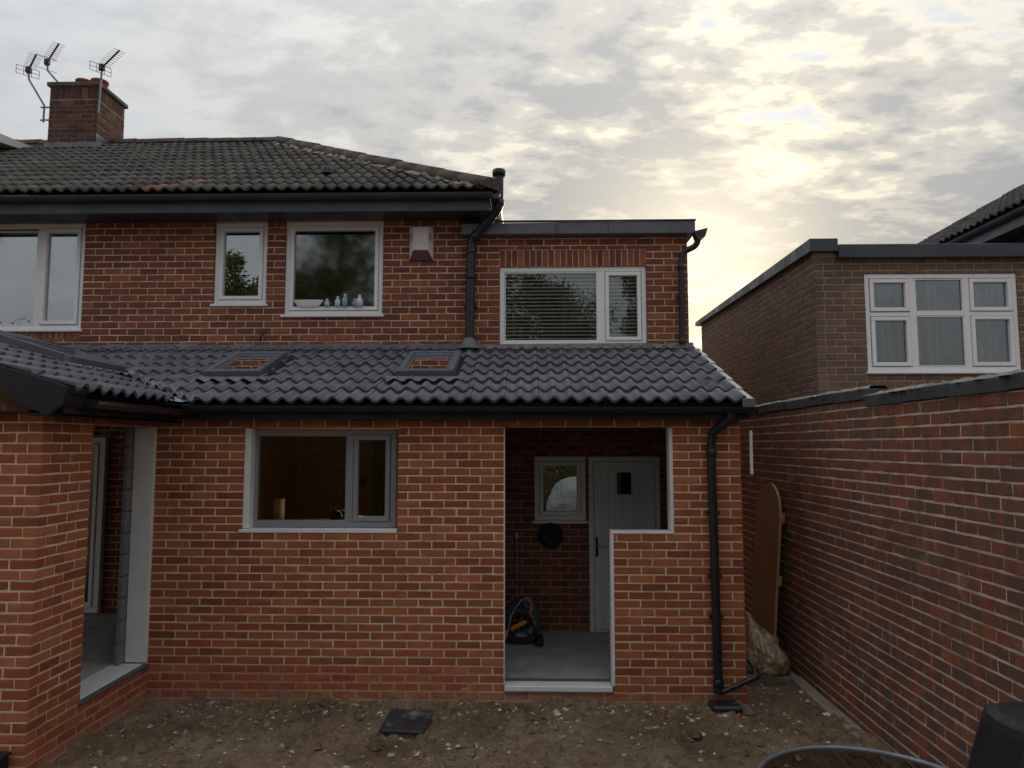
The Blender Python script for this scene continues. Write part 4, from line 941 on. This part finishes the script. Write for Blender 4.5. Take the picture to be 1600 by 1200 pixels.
# ================================================================== PIPES, BOX, AERIALS
def pipe_thing(name, label, cat, pts, r, mat, collars=(), clips=(), group=None, seg=14):
    t = thing(name, label, cat, group, loc=pts[-1]); off = Vector(pts[-1])
    mb = MB(); fine = []
    P = [Vector(p) for p in pts]
    for i, p in enumerate(P):                       # round the bends
        if 0 < i < len(P) - 1:
            a, b = (P[i - 1] - p), (P[i + 1] - p); k = min(.06, a.length * .4, b.length * .4); a, b = p + a.normalized() * k, p + b.normalized() * k
            for q in range(5): s = q / 4; fine.append(a * (1 - s) ** 2 + p * 2 * s * (1 - s) + b * s * s)
        else: fine.append(p)
    mb.tube([p - off for p in fine], r, seg); mb.build('pipe', mat, t)
    for c, d in collars:
        c, d = Vector(c) - off, Vector(d).normalized(); q = MB(); q.tube([c - d * .035, c - d * .03, c + d * .03, c + d * .035], [r * 1.02, r * 1.16, r * 1.16, r * 1.02], seg); q.build('collar', mat, t)
    for c in clips:
        c = Vector(c) - off; q = MB(); q.bbox(c.x - r * 1.5, c.x + r * 1.5, c.y - r * .2, c.y + r * 1.6, c.z - .014, c.z + .014, b=.003); q.build('clip', mat, t)
    return t
sp = pipe_thing('soil_pipe', 'thick black soil pipe with kinked top between house and flat roof', 'pipe',
    [(-.355, 8.2, 5.55), (-.355, 8.2, 5.13), (-.70, 8.40, 4.78), (-.715, 8.41, 3.50)], .055, 'black',
    [((-.355, 8.2, 5.19), (0, 0, 1)), ((-.64, 8.365, 4.84), (-.345, .2, -.35)), ((-.70, 8.405, 4.66), (0, 0, 1)), ((-.705, 8.405, 4.35), (0, 0, 1))], [(-.708, 8.42, 4.0)])
mb = MB(); mb.lathe((.36, -.21, 2.03), [(.058, -.02), (.078, -.015), (.080, .05), (.070, .062), (.0, .066)], 18); mb.build('cowl', 'black', sp)
mb = MB(); mb.lathe((0, 0, .0), [(.15, -.03), (.10, .03), (.062, .10)], 18); mb.build('slate_collar', 'lead', sp)
rp_ = pipe_thing('downpipe', 'short black downpipe with swan neck at the flat roof corner', 'pipe',
    [(2.03, 8.34, 4.83), (2.00, 8.36, 4.70), (1.85, 8.41, 4.64), (1.83, 8.42, 4.5), (1.825, 8.43, 3.52)], .036, 'black', [((1.828, 8.42, 4.46), (0, 0, 1)), ((1.826, 8.43, 3.56), (0, 0, 1))], [(1.827, 8.44, 4.1)], 'rainwater downpipes')
mb = MB(); mb.add([(.13, -.17, 1.33), (.29, -.17, 1.37), (.26, -.17, 1.27), (.17, -.17, 1.22), (.13, -.03, 1.33), (.29, -.03, 1.37), (.26, -.03, 1.27), (.17, -.03, 1.22)], [(0, 1, 2, 3), (7, 6, 5, 4), (1, 5, 6, 2), (0, 3, 7, 4), (3, 2, 6, 7)]); mb.build('hopper', 'black', rp_)
dp = pipe_thing('downpipe', 'tall black downpipe down the corner of the new brick wall', 'pipe',
    [(1.80, 6.39, 2.62), (1.80, 6.40, 2.56), (1.665, 6.54, 2.44), (1.66, 6.555, 2.30), (1.675, 6.555, .13)], .040, 'black', [((1.663, 6.555, 2.26), (0, 0, 1)), ((1.675, 6.555, .22), (0, 0, 1))], [(1.665, 6.56, 1.72), (1.67, 6.56, 1.15), (1.672, 6.56, .8)], 'rainwater downpipes')
wp = pipe_thing('waste_pipe', 'black plastic elbow pipe joining the downpipe foot from the passage', 'pipe', [(2.01, 6.75, .36), (2.01, 6.60, .34), (2.00, 6.53, .28), (1.70, 6.52, .155)], .024, 'black', [((1.99, 6.54, .275), (.9, 0, .35))])
gu = thing('drain_gully', 'black drain gully with orange clay collar below the downpipe', 'drain', loc=(1.70, 6.49, 0))
mb = MB(); mb.bbox(-.12, .14, -.10, .09, .0, .075, b=.02); mb.build('gully_pot', 'black', gu); mb = MB(); mb.lathe((.04, -.07, -.04), [(.085, 0), (.085, .06), (.07, .065), (.06, .02)], 16); mb.build('collar', 'clay', gu)
mb = MB(); mb.bbox(-.006, .02, -.01, .012, -.40, 0, b=.003)
o = mb.build('white_strip', 'board'); o.location = (2.035, 6.62, 2.46); tag(o, 'short white plastic strip hanging under the lean-to roof corner', 'plastic strip')

al = thing('alarm_box', 'white burglar alarm box with maroon foot on the upper wall', 'alarm box', loc=(-1.315, HY - .005, 4.575))
mb = MB(); mb.add([(-.145, 0, 0), (.145, 0, 0), (.145, 0, .40), (-.145, 0, .40), (-.145, -.03, .0), (.145, -.03, .0), (-.09, -.085, .11), (.09, -.085, .11), (.09, -.085, .395), (-.09, -.085, .395), (.14, -.03, .40), (-.14, -.03, .40)],
    [(4, 6, 9, 11), (7, 5, 10, 8), (6, 7, 8, 9), (9, 8, 10, 11), (0, 4, 11, 3), (5, 1, 2, 10), (11, 10, 2, 3)]); mb.build('cover', 'bell', al)
mb = MB(); mb.add([(-.144, -.03, .0), (.144, -.03, .0), (.09, -.086, .11), (-.09, -.086, .11), (-.144, 0, -.003), (.144, 0, -.003)], [(0, 1, 2, 3), (0, 4, 5, 1)]); mb.build('foot', 'bellred', al)
for s in (-1, 1):
    for k in range(3):
        mb = MB(); z = .315 - k * .032; mb.add([(s * .10, -.080, z), (s * .133, -.044, z - .012), (s * .133, -.046, z - .022), (s * .10, -.082, z - .010)], [(0, 1, 2, 3)]); q = mb.build('louvre', 'black', al); q.location = (s * .003, -.004, 0)
# leftover cable stub on the upper wall
mb = MB(); mb.tube([(-3.27, HY - .02, 3.60), (-3.24, HY - .05, 3.66), (-3.21, HY - .03, 3.71)], .012, 8); tag(mb.build('cable_stub', 'black'), 'short black cable stub sticking out of the upper wall', 'cable')

def aerial(label, mast, head, boom, grid, nel):
    t = thing('tv_aerial', label, 'aerial', 'television aerials on the chimney', loc=mast[0]); o = Vector(mast[0])
    mb = MB(); mb.tube([Vector(p) - o for p in mast], .017, 8); mb.build('mast', 'alu', t)
    h = Vector(head) - o; d = Vector(boom); L_ = d.length; d.normalize(); s = d.cross(Vector((0, 0, 1))).normalized(); u = s.cross(d)
    mb = MB(); mb.tube([h - d * .12, h + d * L_], .016, 6); mb.build('boom', 'black', t)
    for i in range(nel):
        c = h + d * (L_ * (.15 + .85 * i / (nel - 1))); mb = MB(); mb.tube([c - s * .10, c + s * .10], .004, 5); mb.build('director', 'alu', t)
    if grid:
        mb = MB(); c = h - d * .06
        for k in (-.075, 0, .075): mb.tube([c - s * .17 + u * k, c + s * .17 + u * k], .005, 5)
        for k in (-.17, -.06, .06, .17): mb.tube([c + s * k - u * .075, c + s * k + u * .075], .005, 5)
        mb.build('reflector', 'alu', t)
    else:
        for k in (-.12, .12):
            mb = MB(); c = h - d * .05 + u * k; mb.tube([c - s * .17, c + s * .17], .005, 5); mb.build('reflector', 'alu', t)
    mb = MB(); mb.bbox(h.x - .04, h.x + .04, h.y - .04, h.y + .04, h.z - .05, h.z + .06, b=.01); mb.build('clamp', 'black', t)
    return t
aY = 11.75
a1 = aerial('tv aerial on a cranked mast bracketed to the far side of the chimney', [(-8.47, aY, 7.94), (-8.47, aY, 8.24), (-8.77, aY, 8.72), (-8.79, aY, 8.88)], (-8.79, aY, 8.89), (.45, -.45, .02), True, 9)
for z in (7.98, 8.21):
    mb = MB(); mb.tube([(-.06, 0, z - 7.94), (.21, .0, z - 7.94)], .014, 6); mb.build('bracket', 'alu', a1)
aerial('tv aerial on a bent mast rising from behind the chimney pots', [(-8.30, 12.2, 8.55), (-8.57, 12.2, 8.91), (-8.77, 12.2, 9.13), (-8.79, 12.2, 9.36)], (-8.79, 12.2, 9.29), (.55, -.50, .05), False, 10)
aerial('tv aerial on a straight mast at the near corner of the chimney', [(-7.38, 11.55, 8.0), (-7.35, 11.55, 8.82)], (-7.34, 11.53, 8.80), (.55, -.43, .05), True, 9)

# ================================================================== THINGS IN AND AROUND
# bottles on the bathroom sill
for i, (x, h_, r, c, lab) in enumerate([(-2.47, .10, .032, (0.45, .62, .58), 'green cone shaped bottle on the bathroom sill'), (-2.34, .13, .034, (.62, .70, .72), 'white bottle with round cap, second on the bathroom sill'),
        (-2.25, .16, .034, (.30, .44, .52), 'tall blue bottle on the bathroom sill'), (-2.13, .10, .026, (.25, .35, .5), 'small blue bottle beside the white pump bottle'), (-2.07, .15, .040, (.70, .76, .80), 'white pump bottle farthest along the bathroom sill')]):
    t = thing('bottle', lab, 'bottle', 'toiletries on the bathroom sill', loc=(x, HY + .007, W3[2] + .101)); m_ = plain('bottle_plastic', c, .3, .5, .05, 5)
    mb = MB(); mb.lathe((0, 0, 0), [(0, 0), (r, 0), (r, h_ * .62), (r * .45, h_ * .76), (r * .45, h_ * .8)], 12); mb.build('body', m_, t)
    mb = MB(); mb.lathe((0, 0, h_ * .8), [(r * .5, 0), (r * .5, h_ * .18), (0, h_ * .2)], 10); mb.build('cap', 'bell', t)
mb = MB(); mb.lathe((0, 0, 0), [(0, 0), (.13, 0), (.19, .085), (.185, .085), (.125, .008)], 22); o = mb.build('wash_bowl', 'bell'); o.scale = (1, .14, 1); o.location = (-2.70, HY + .006, W3[2] + .101); tag(o, 'long white bowl on the bathroom sill', 'bowl')
# roller blind in the wide window and venetian blind in the side part
bl_ = thing('roller_blind', 'pale roller blind drawn behind the wide upper window', 'blind', loc=(-6.6, HY + .16, 5.0))
mb = MB(); mb.bbox(-1.05, 1.05, -.002, .002, -1.27, 0, b=.0008); mb.build('cloth', 'fabric', bl_); mb = MB(); mb.tube([(-1.06, 0, .02), (1.06, 0, .02)], .025, 10); mb.build('roller', 'bell', bl_)
vb_ = thing('venetian_blind', 'cream venetian blind behind the window of the flat roofed part', 'blind', loc=(.53, HY + .115, 4.43))
mb = MB(); mb.bbox(-.85, .85, -.02, .02, -.01, .03, b=.004); mb.build('head_rail', 'slat', vb_)
sm = MB(); sm.add([(-.84, -.017, -.0030), (.84, -.017, -.0030), (.84, 0, .0022), (-.84, 0, .0022), (.84, .012, .0015), (-.84, .012, .0015)], [(0, 1, 2, 3), (3, 2, 4, 5)]); sme = sm.mesh('slat'); sme.materials.append(M['slat'])
for i in range(20):
    o = bpy.data.objects.new('slat', sme); COL.objects.link(o); o.parent = vb_; o.location = (0, 0, -.03 - i * .0455); o.rotation_euler = (R(38), 0, random.gauss(0, .001))
for x in (-.72, -.42, -.1, .22, .50, .73): mb = MB(); mb.tube([(x, -.014, 0), (x, -.014, -.92)], .0022, 5); mb.build('cord', 'slat', vb_)
# kitchen things behind the grey window
mb = MB(); mb.lathe((0, 0, 0), [(0, 0), (.055, 0), (.055, .24), (.018, .24), (.018, .20)], 16); o = mb.build('paper_roll', 'bell'); o.location = (-2.50, 7.10, WIN[2] + .03); tag(o, 'white paper towel roll behind the grey kitchen window', 'paper roll')
kt = bx('worktop', 'roomdark', None, -3.38, -.52, 6.95, 7.55, WIN[2] - .02, WIN[2] + .03, b=.006); tag(kt, 'dark kitchen worktop below the grey window', 'worktop')
t = thing('kitchen_tap', 'dark curved tap behind the grey kitchen window', 'tap', loc=(-2.0, 7.30, WIN[2] + .03)); mb = MB(); mb.tube([(0, 0, 0), (0, 0, .13), (.03, -.0, .19), (.12, 0, .20), (.19, 0, .17), (.20, 0, .12)], .011, 8); mb.build('spout', 'black', t); mb = MB(); mb.lathe((0, 0, 0), [(.03, 0), (.026, .05), (.012, .06)], 10); mb.build('base', 'black', t)
t = thing('kettle', 'small black kettle beside the tap in the kitchen', 'kettle', loc=(-1.93, 7.12, WIN[2] + .03)); mb = MB(); mb.lathe((0, 0, 0), [(0, 0), (.065, 0), (.06, .09), (.04, .12), (0, .13)], 14); mb.build('body', 'black', t); mb = MB(); mb.tube([(.055, 0, .03), (.10, 0, .05), (.10, 0, .11), (.04, 0, .125)], .009, 6); mb.build('handle', 'black', t)
t = thing('table_lamp', 'small lit lamp glowing behind the grey kitchen window', 'lamp', loc=(-1.80, 7.35, WIN[2] + .03))
mb = MB(); mb.lathe((0, 0, 0), [(0, 0), (.05, 0), (.05, .012), (.01, .02), (.01, .06)], 14); mb.build('base', 'black', t)
em = NT('bulb'); em.p.inputs['Emission Color'].default_value = (1, .62, .2, 1); em.p.inputs['Emission Strength'].default_value = 14
mb = MB(); mb.lathe((0, 0, .06), [(.006, 0), (.016, .015), (.018, .03), (.01, .045), (0, .048)], 10); mb.build('bulb', em.mat, t); mb = MB(); mb.lathe((0, 0, .10), [(.055, 0), (.035, .07)], 14); mb.build('shade', 'terracotta', t)
ld = bpy.data.lights.new('bulb_light', 'POINT'); ld.energy = 5.5; ld.color = (1, .62, .25); ld.shadow_soft_size = .03; lo = bpy.data.objects.new('bulb_light', ld); COL.objects.link(lo); lo.parent = t; lo.location = (0, 0, .26)
t = thing('wall_switch', 'dark square switch on the ochre kitchen wall', 'switch', loc=(-2.40, 10.29, 1.80)); mb = MB(); mb.bbox(-.05, .05, -.02, 0, -.05, .05, b=.006); mb.build('plate', 'black', t)
t = thing('kitchen_curtain', 'dark slatted curtain at the back of the kitchen', 'curtain', loc=(-1.95, 10.2, .2)); 
for i in range(6): mb = MB(); mb.bbox(-.3 + i * .1, -.21 + i * .1, -.02 + .01 * (i % 2), 0 + .01 * (i % 2), 0, 2.2, b=.004); mb.build('slat', 'roomdark', t)
t = thing('fridge', 'tall black appliance deep inside the kitchen', 'fridge', loc=(-1.05, 10.0, .15)); mb = MB(); mb.bbox(-.45, .45, -.3, .28, 0, 1.85, b=.01); mb.build('body', 'black', t); mb = MB(); mb.tube([(-.38, -.33, .9), (-.38, -.33, 1.5)], .012, 8); mb.build('handle', 'chrome', t)

# spare wheel on the porch wall
t = thing('wheel', 'small black wheel hung on the porch wall below the old window', 'wheel', loc=(.245, HY - .012, 1.275))
mb = MB(); mb.lathe((0, -.045, 0), [(.085, -.03), (.11, -.045), (.135, -.035), (.145, 0), (.135, .035), (.11, .045), (.085, .03)], 28, 'y'); mb.build('tyre', 'rubber', t)
mb = MB(); mb.lathe((0, -.045, 0), [(.0, -.012), (.03, -.014), (.035, .0), (.075, .005), (.088, -.025), (.09, .03), (0, .03)], 24, 'y'); mb.build('rim', 'blackdull', t)
# tap pipe on the porch wall
t = thing('garden_tap', 'thin copper pipe with tap running down the porch wall', 'tap', loc=(-.15, HY - .03, .55)); mb = MB(); mb.tube([(0, 0, 0), (-.005, 0, .3), (.0, 0, .62), (.0, 0, .70)], .008, 8); mb.build('pipe', 'hose', t); mb = MB(); mb.bbox(-.02, .02, -.03, .01, .68, .76, b=.005); mb.build('valve', 'chrome', t)
# hose reel
t = thing('hose_reel', 'dark hose reel with orange handle standing inside the doorway', 'hose reel', loc=(-.09, 8.02, .158))

for yy in (-.10, .10):
    mb = MB(); mb.lathe((0, yy, .24), [(.165, -.006), (.215, -.006), (.22, .0), (.215, .012), (.165, .012), (.165, -.006)], 28, 'y'); mb.lathe((0, yy, .24), [(.0, -.012), (.05, -.01), (.05, .012), (0, .012)], 16, 'y')
    for k in range(5): a = k * 2 * math.pi / 5 + .3; mb.tube([(.04 * math.cos(a), yy, .24 + .04 * math.sin(a)), (.18 * math.cos(a), yy, .24 + .18 * math.sin(a))], .013, 6)
    mb.build('flange', 'navy', t)
mb = MB(); pts = []
for i in range(150):
    a = i * .42; rr = .13 + .012 * (i // 50); pts.append((rr * math.cos(a), -.085 + .17 * ((i % 50) / 50), .24 + rr * math.sin(a)))
mb.tube(pts, .010, 6); mb.build('hose_coil', 'hose', t)
mb = MB(); mb.tube([(-.19, -.13, .012), (-.12, -.13, .24), (0, -.13, .47), (.12, -.13, .24), (.20, -.13, .012)], .013, 8); mb.tube([(-.19, .13, .012), (-.12, .13, .24), (0, .13, .47), (.12, .13, .24), (.20, .13, .012)], .013, 8); mb.tube([(0, -.13, .47), (0, .13, .47)], .013, 8); mb.build('stand', 'blackdull', t)
mb = MB(); mb.tube([(.10, -.16, .36), (.11, -.17, .46), (.07, -.165, .52), (.0, -.16, .50), (-.10, -.16, .36), (-.14, -.17, .2), (-.20, -.18, .04)], .009, 8); mb.build('hose_end', 'hose', t)
mb = MB(); mb.tube([(-.10, -.17, .20), (.0, -.18, .25), (.05, -.18, .275)], [.022, .026, .018], 10); mb.build('crank_handle', 'orange', t)
mb = MB(); mb.tube([(-.21, -.19, .02), (-.18, -.19, .10), (-.15, -.18, .18)], [.016, .022, .018], 10); mb.build('spray_gun', 'orange', t); mb = MB(); mb.tube([(.10, -.165, .37), (.105, -.168, .43)], .016, 10); mb.build('hose_connector', 'orange', t)
mb = MB(); mb.bbox(.15, .24, -.16, .16, 0, .07, b=.02); mb.build('foot', 'black', t)

# arched gate leaning against the boundary wall
gt = thing('arched_gate', 'arched brown wooden gate leaning against the boundary wall', 'gate', loc=(2.50, 7.62, .015)); lean = math.atan(.15 / 1.88); GW, GH = .76, 1.90
def arch(u): q = (u / GW - .5) * 2; return GH - .36 + .36 * math.sqrt(max(0.0, 1 - q * q))
gm = Matrix.Rotation(lean, 4, 'Y')
for i in range(7):
    a, b = i * GW / 7 + .003, (i + 1) * GW / 7 - .003; mb = MB(); K = 4; q = [(a + (b - a) * k / K) for k in range(K + 1)]
    front = [(0, a, 0), (0, b, 0)] + [(0, u, arch(u)) for u in reversed(q)]; nn = len(front)
    mb.add([gm @ Vector(p) for p in front] + [gm @ Vector((p[0] + .024, p[1], p[2])) for p in front], [tuple(range(nn)), tuple(range(2 * nn - 1, nn - 1, -1))] + [(k, (k + 1) % nn, nn + (k + 1) % nn, nn + k) for k in range(nn)]); mb.build('plank', 'wood', gt)
for z in (.22, .85, 1.5):
    mb = MB(); mb.bbox(.0245, .055, -.012, GW - .05, z, z + .10, b=.004); mb.build('ledge', 'woodpale', gt).data.transform(gm)
mb = MB(); K = 14; e = []
for k in range(K + 1):
    s = k / K; u = .0 + GW * .5 * s ** 2; e.append((u, arch(u)))
st_ = [(0, 0.0)] + e; vs = []
for u, z in st_: vs += [gm @ Vector((-.002, u - .006, z + .003)), gm @ Vector((.0255, u - .006, z + .003))]
mb.add(vs, [(2 * k, 2 * k + 2, 2 * k + 3, 2 * k + 1) for k in range(len(st_) - 1)]); mb.build('sawn_edge', 'woodpale', gt)
# rubble sack
def blob(name, mat, c, sx, sy, sz, seed, amp, label, cat, tip=None):
    bm = bmesh.new(); bmesh.ops.create_icosphere(bm, subdivisions=5, radius=1)
    for v in bm.verts:
        d = v.co.normalized(); k = 1 + amp * noise.fractal(d * 2.0 + Vector((seed, 0, 0)), 1, 2, 4) + amp * .35 * abs(noise.noise(d * 7 + Vector((seed, 3, 0))))
        p = Vector((d.x * sx * k, d.y * sy * k, d.z * sz * k))
        if tip:
            up = max(0, d.z); p.x = p.x * (1 - .75 * up ** 1.2) + tip[0] * up ** 1.5; p.y = p.y * (1 - .6 * up ** 1.3); p.z += tip[1] * up ** 2
        p.z = max(p.z, -sz * .62) + sz * .62; v.co = p
    me = bpy.data.meshes.new(name); bm.to_mesh(me); bm.free(); me.polygons.foreach_set('use_smooth', [True] * len(me.polygons)); o = link(name, me, mat); o.location = c; return tag(o, label, cat)
blob('rubble_sack', 'sack', (2.42, 7.58, .01), .22, .24, .24, 4.0, .22, 'full clear plastic sack slumped at the foot of the gate', 'sack', (-.17, .20))
# slab on the soil
sl = thing('paving_slab', 'dark scuffed slab lying on a brick on the soil', 'slab', loc=(-1.01, 6.02, .02))
sb_ = M['slab'] = plain('slab_dark', (.035, .036, .042), .6, .4, .4, 9, bump=.6, dirt=((.42, .42, .44), .75))
mb = MB(); mb.bbox(-.185, .185, -.20, .20, .030, .065, b=.012); o = mb.build('slab', 'slab', sl); o.rotation_euler = (R(3), R(1), R(-3)); mb = MB(); mb.bbox(-.11, .10, -.17, -.07, -.04, .028, b=.006); mb.build('support_brick', 'brick_plinth', sl)
# patio table and covered barbecue in the near corner
tt = thing('patio_table', 'round glass topped patio table with grey rim, cut by the frame', 'table', loc=(1.60, 3.42, .06)); TZ = .665
M['tglass'] = glass_mat('table_glass', (.34, .30, .27), 0.0, mult=1.0)
mb = MB(); mb.lathe((0, 0, TZ), [(0, 0), (.3, 0), (.54, 0)], 64); mb.build('top', 'tglass', tt)
mb = MB(); mb.tube([(.545 * math.cos(2 * math.pi * k / 64), .545 * math.sin(2 * math.pi * k / 64), TZ) for k in range(65)], .014, 8, False); mb.build('rim', 'alu', tt)
for k in range(4):
    a = math.pi / 4 + k * math.pi / 2; mb = MB(); mb.tube([(.42 * math.cos(a), .42 * math.sin(a), 0), (.50 * math.cos(a), .50 * math.sin(a), TZ - .02)], .014, 8); mb.build('leg', 'alu', tt)
mb = MB(); n = 22; vs = []; prof = [(.02, 1.17), (.35, 1.175), (.66, 1.17), (.76, 1.155), (.80, 1.12), (.87, 1.03), (.96, .9), (1.06, .72), (1.16, .5), (1.24, .28), (1.3, .1), (1.33, .02)]
for j, (rr, z) in enumerate(prof):
    for k in range(n):
        a = 2 * math.pi * k / n; ca, sa = math.cos(a), math.sin(a); sq = 1 / max(abs(ca), abs(sa)) ** .9; dn = max(0, (1.13 - z))
        f_ = 1 + .10 * dn * math.sin(a * 9 + 1.3 + 2 * z) * abs(math.sin(a * 2.5)) + .03 * dn * math.sin(a * 4 + .5) + .02 * noise.noise(Vector((ca * 3, sa * 3, z * 3)))
        vs.append((.40 * rr * ca * sq * f_, .27 * rr * sa * sq * f_, z + .03 * noise.noise(Vector((ca * rr * 2, sa * rr * 2, 5))) - .05 * max(0, rr - .5) * (ca > .2)))
fs = [(j * n + k, j * n + (k + 1) % n, (j + 1) * n + (k + 1) % n, (j + 1) * n + k) for j in range(len(prof) - 1) for k in range(n)] + [tuple(range(n))]
mb.add(vs, fs, False); o = mb.build('covered_barbecue', 'cloth_black'); o.location = (2.36, 3.24, -.02); tag(o, 'barbecue under a black fabric cover in the near corner', 'barbecue')
# black channel at the foot of the wing
t = thing('plastic_crate', 'black plastic box at the foot of the wing wall, cut by the frame', 'box', loc=(-3.75, 4.86, .0)); mb = MB(); mb.bbox(-.45, .17, -.12, .14, .0, .205, b=.01); mb.build('body', 'rubber', t); mb = MB(); mb.bbox(-.46, .18, -.13, .15, .205, .225, b=.006); mb.build('lid', 'blackdull', t)
# overhead wires
for i, (z, dz) in enumerate(((4.3, .2), (4.1, .25), (3.5, .1))):
    mb = MB(); mb.tube([(-4 + 12 * k / 16, 26 + i, z + 1.2 + dz * ((k / 8 - 1) ** 2)) for k in range(17)], .012, 5, False); tag(mb.build('overhead_wire', 'black'), ['highest', 'middle', 'lowest'][i] + ' thin overhead wire between the two houses', 'wire', 'overhead wires')

# hedge and covered heap behind the viewpoint, mirrored in the lower panes
lf = MB(); rn = random.Random(77)
for i in range(22000):
    p = Vector((rn.uniform(-12, 9), -8.5 + rn.gauss(0, .22), rn.uniform(.1, 2.8) + .2 * noise.noise(Vector((i * .01, 0, 0))))); a = Vector((rn.gauss(0, 1), rn.gauss(0, 1), rn.gauss(0, 1))).normalized(); b = a.orthogonal().normalized(); q = rn.uniform(.06, .12)
    lf.add([p - a * q, p + b * q * .5, p + a * q, p - b * q * .5], [(0, 1, 2, 3)])
hd = thing('hedge', 'tall dark hedge across the end of the garden, mirrored in the lower windows', 'hedge', loc=(0, 0, 0))
# trees behind the viewpoint, seen only mirrored in the upper windows
def leaf_mat():
    t = NT('leaves'); r = t.rand(); c = t.ramp(r, [(0, (.06, .08, .03)), (.6, (.11, .135, .05)), (1, (.18, .19, .08))]); return t.done(c, .6, .3)
M['leaves'] = leaf_mat(); M['bark'] = plain('bark', (.09, .07, .05), .9, .1, .3, 8)
def tree(x, y, h, w, seed, label):
    t = thing('tree', label, 'tree', 'trees behind the viewpoint', loc=(x, y, 0)); rn = random.Random(seed); mb = MB()
    mb.tube([(0, 0, -.1), (.1, 0, h * .25), (0, .1, h * .55), (0, 0, h * .85)], [.22, .17, .10, .03], 9); tips = []
    for i in range(14):
        z = h * rn.uniform(.28, .8); a = rn.uniform(0, 6.28); l = w * rn.uniform(.45, .95) * (1.1 - .55 * z / h); e = Vector((l * math.cos(a), l * math.sin(a), z + l * .45)); mb.tube([(0, 0, z), (e.x * .5, e.y * .5, z + l * .28), e], [.06, .04, .012], 6); tips += [e, e * .5 + Vector((0, 0, z * .5 + l * .1))]
    mb.build('trunk', 'bark', t); cl_ = [(p, rn.uniform(.55, 1.0) * w * .34) for p in tips] + [(Vector((rn.gauss(0, w * .32), rn.gauss(0, w * .32), h * rn.uniform(.35, .93))), w * rn.uniform(.18, .34)) for _ in range(22)]
    lf = MB()
    for c, r in cl_:
        for _ in range(520):
            d = Vector((rn.gauss(0, 1), rn.gauss(0, 1), rn.gauss(0, .8))).normalized() * r * rn.uniform(.3, 1.1); p = c + d; a = Vector((rn.gauss(0, 1), rn.gauss(0, 1), rn.gauss(0, 1))).normalized(); b = a.orthogonal().normalized(); s = rn.uniform(.05, .10)
            lf.add([p - a * s, p + b * s * .5, p + a * s, p - b * s * .5], [(0, 1, 2, 3)])
    link('crown', lf.mesh('crown'), 'leaves', t)
link('foliage', lf.mesh('foliage'), 'leaves', hd); mb = MB(); mb.bbox(-12, 9, -8.62, -8.4, 0, 2.75, b=.05); mb.build('core', 'bark', hd)
blob('covered_heap', 'net', (1.45, -4.0, 0), .95, .9, .85, 2.0, .12, 'white sheet over a heap, mirrored in the old porch window', 'heap')
for i, (x, y, h, w, lb) in enumerate(((-7.4, -10, 12.6, 3.6, 'tall leafy tree mirrored in the bathroom window'), (-11.6, -12, 11.0, 2.3, 'tree mirrored in the narrow upper window'), (.6, -10, 10.0, 3.0, 'round tree mirrored in the larger pane over the lean-to'),
        (4.9, -10.5, 10.0, 1.7, 'slim tree mirrored in the small pane over the lean-to'), (-21, -14, 7.6, 3.2, 'broad low tree mirrored in the wide upper window'))): tree(x, y, h, w, 11 + i, lb)
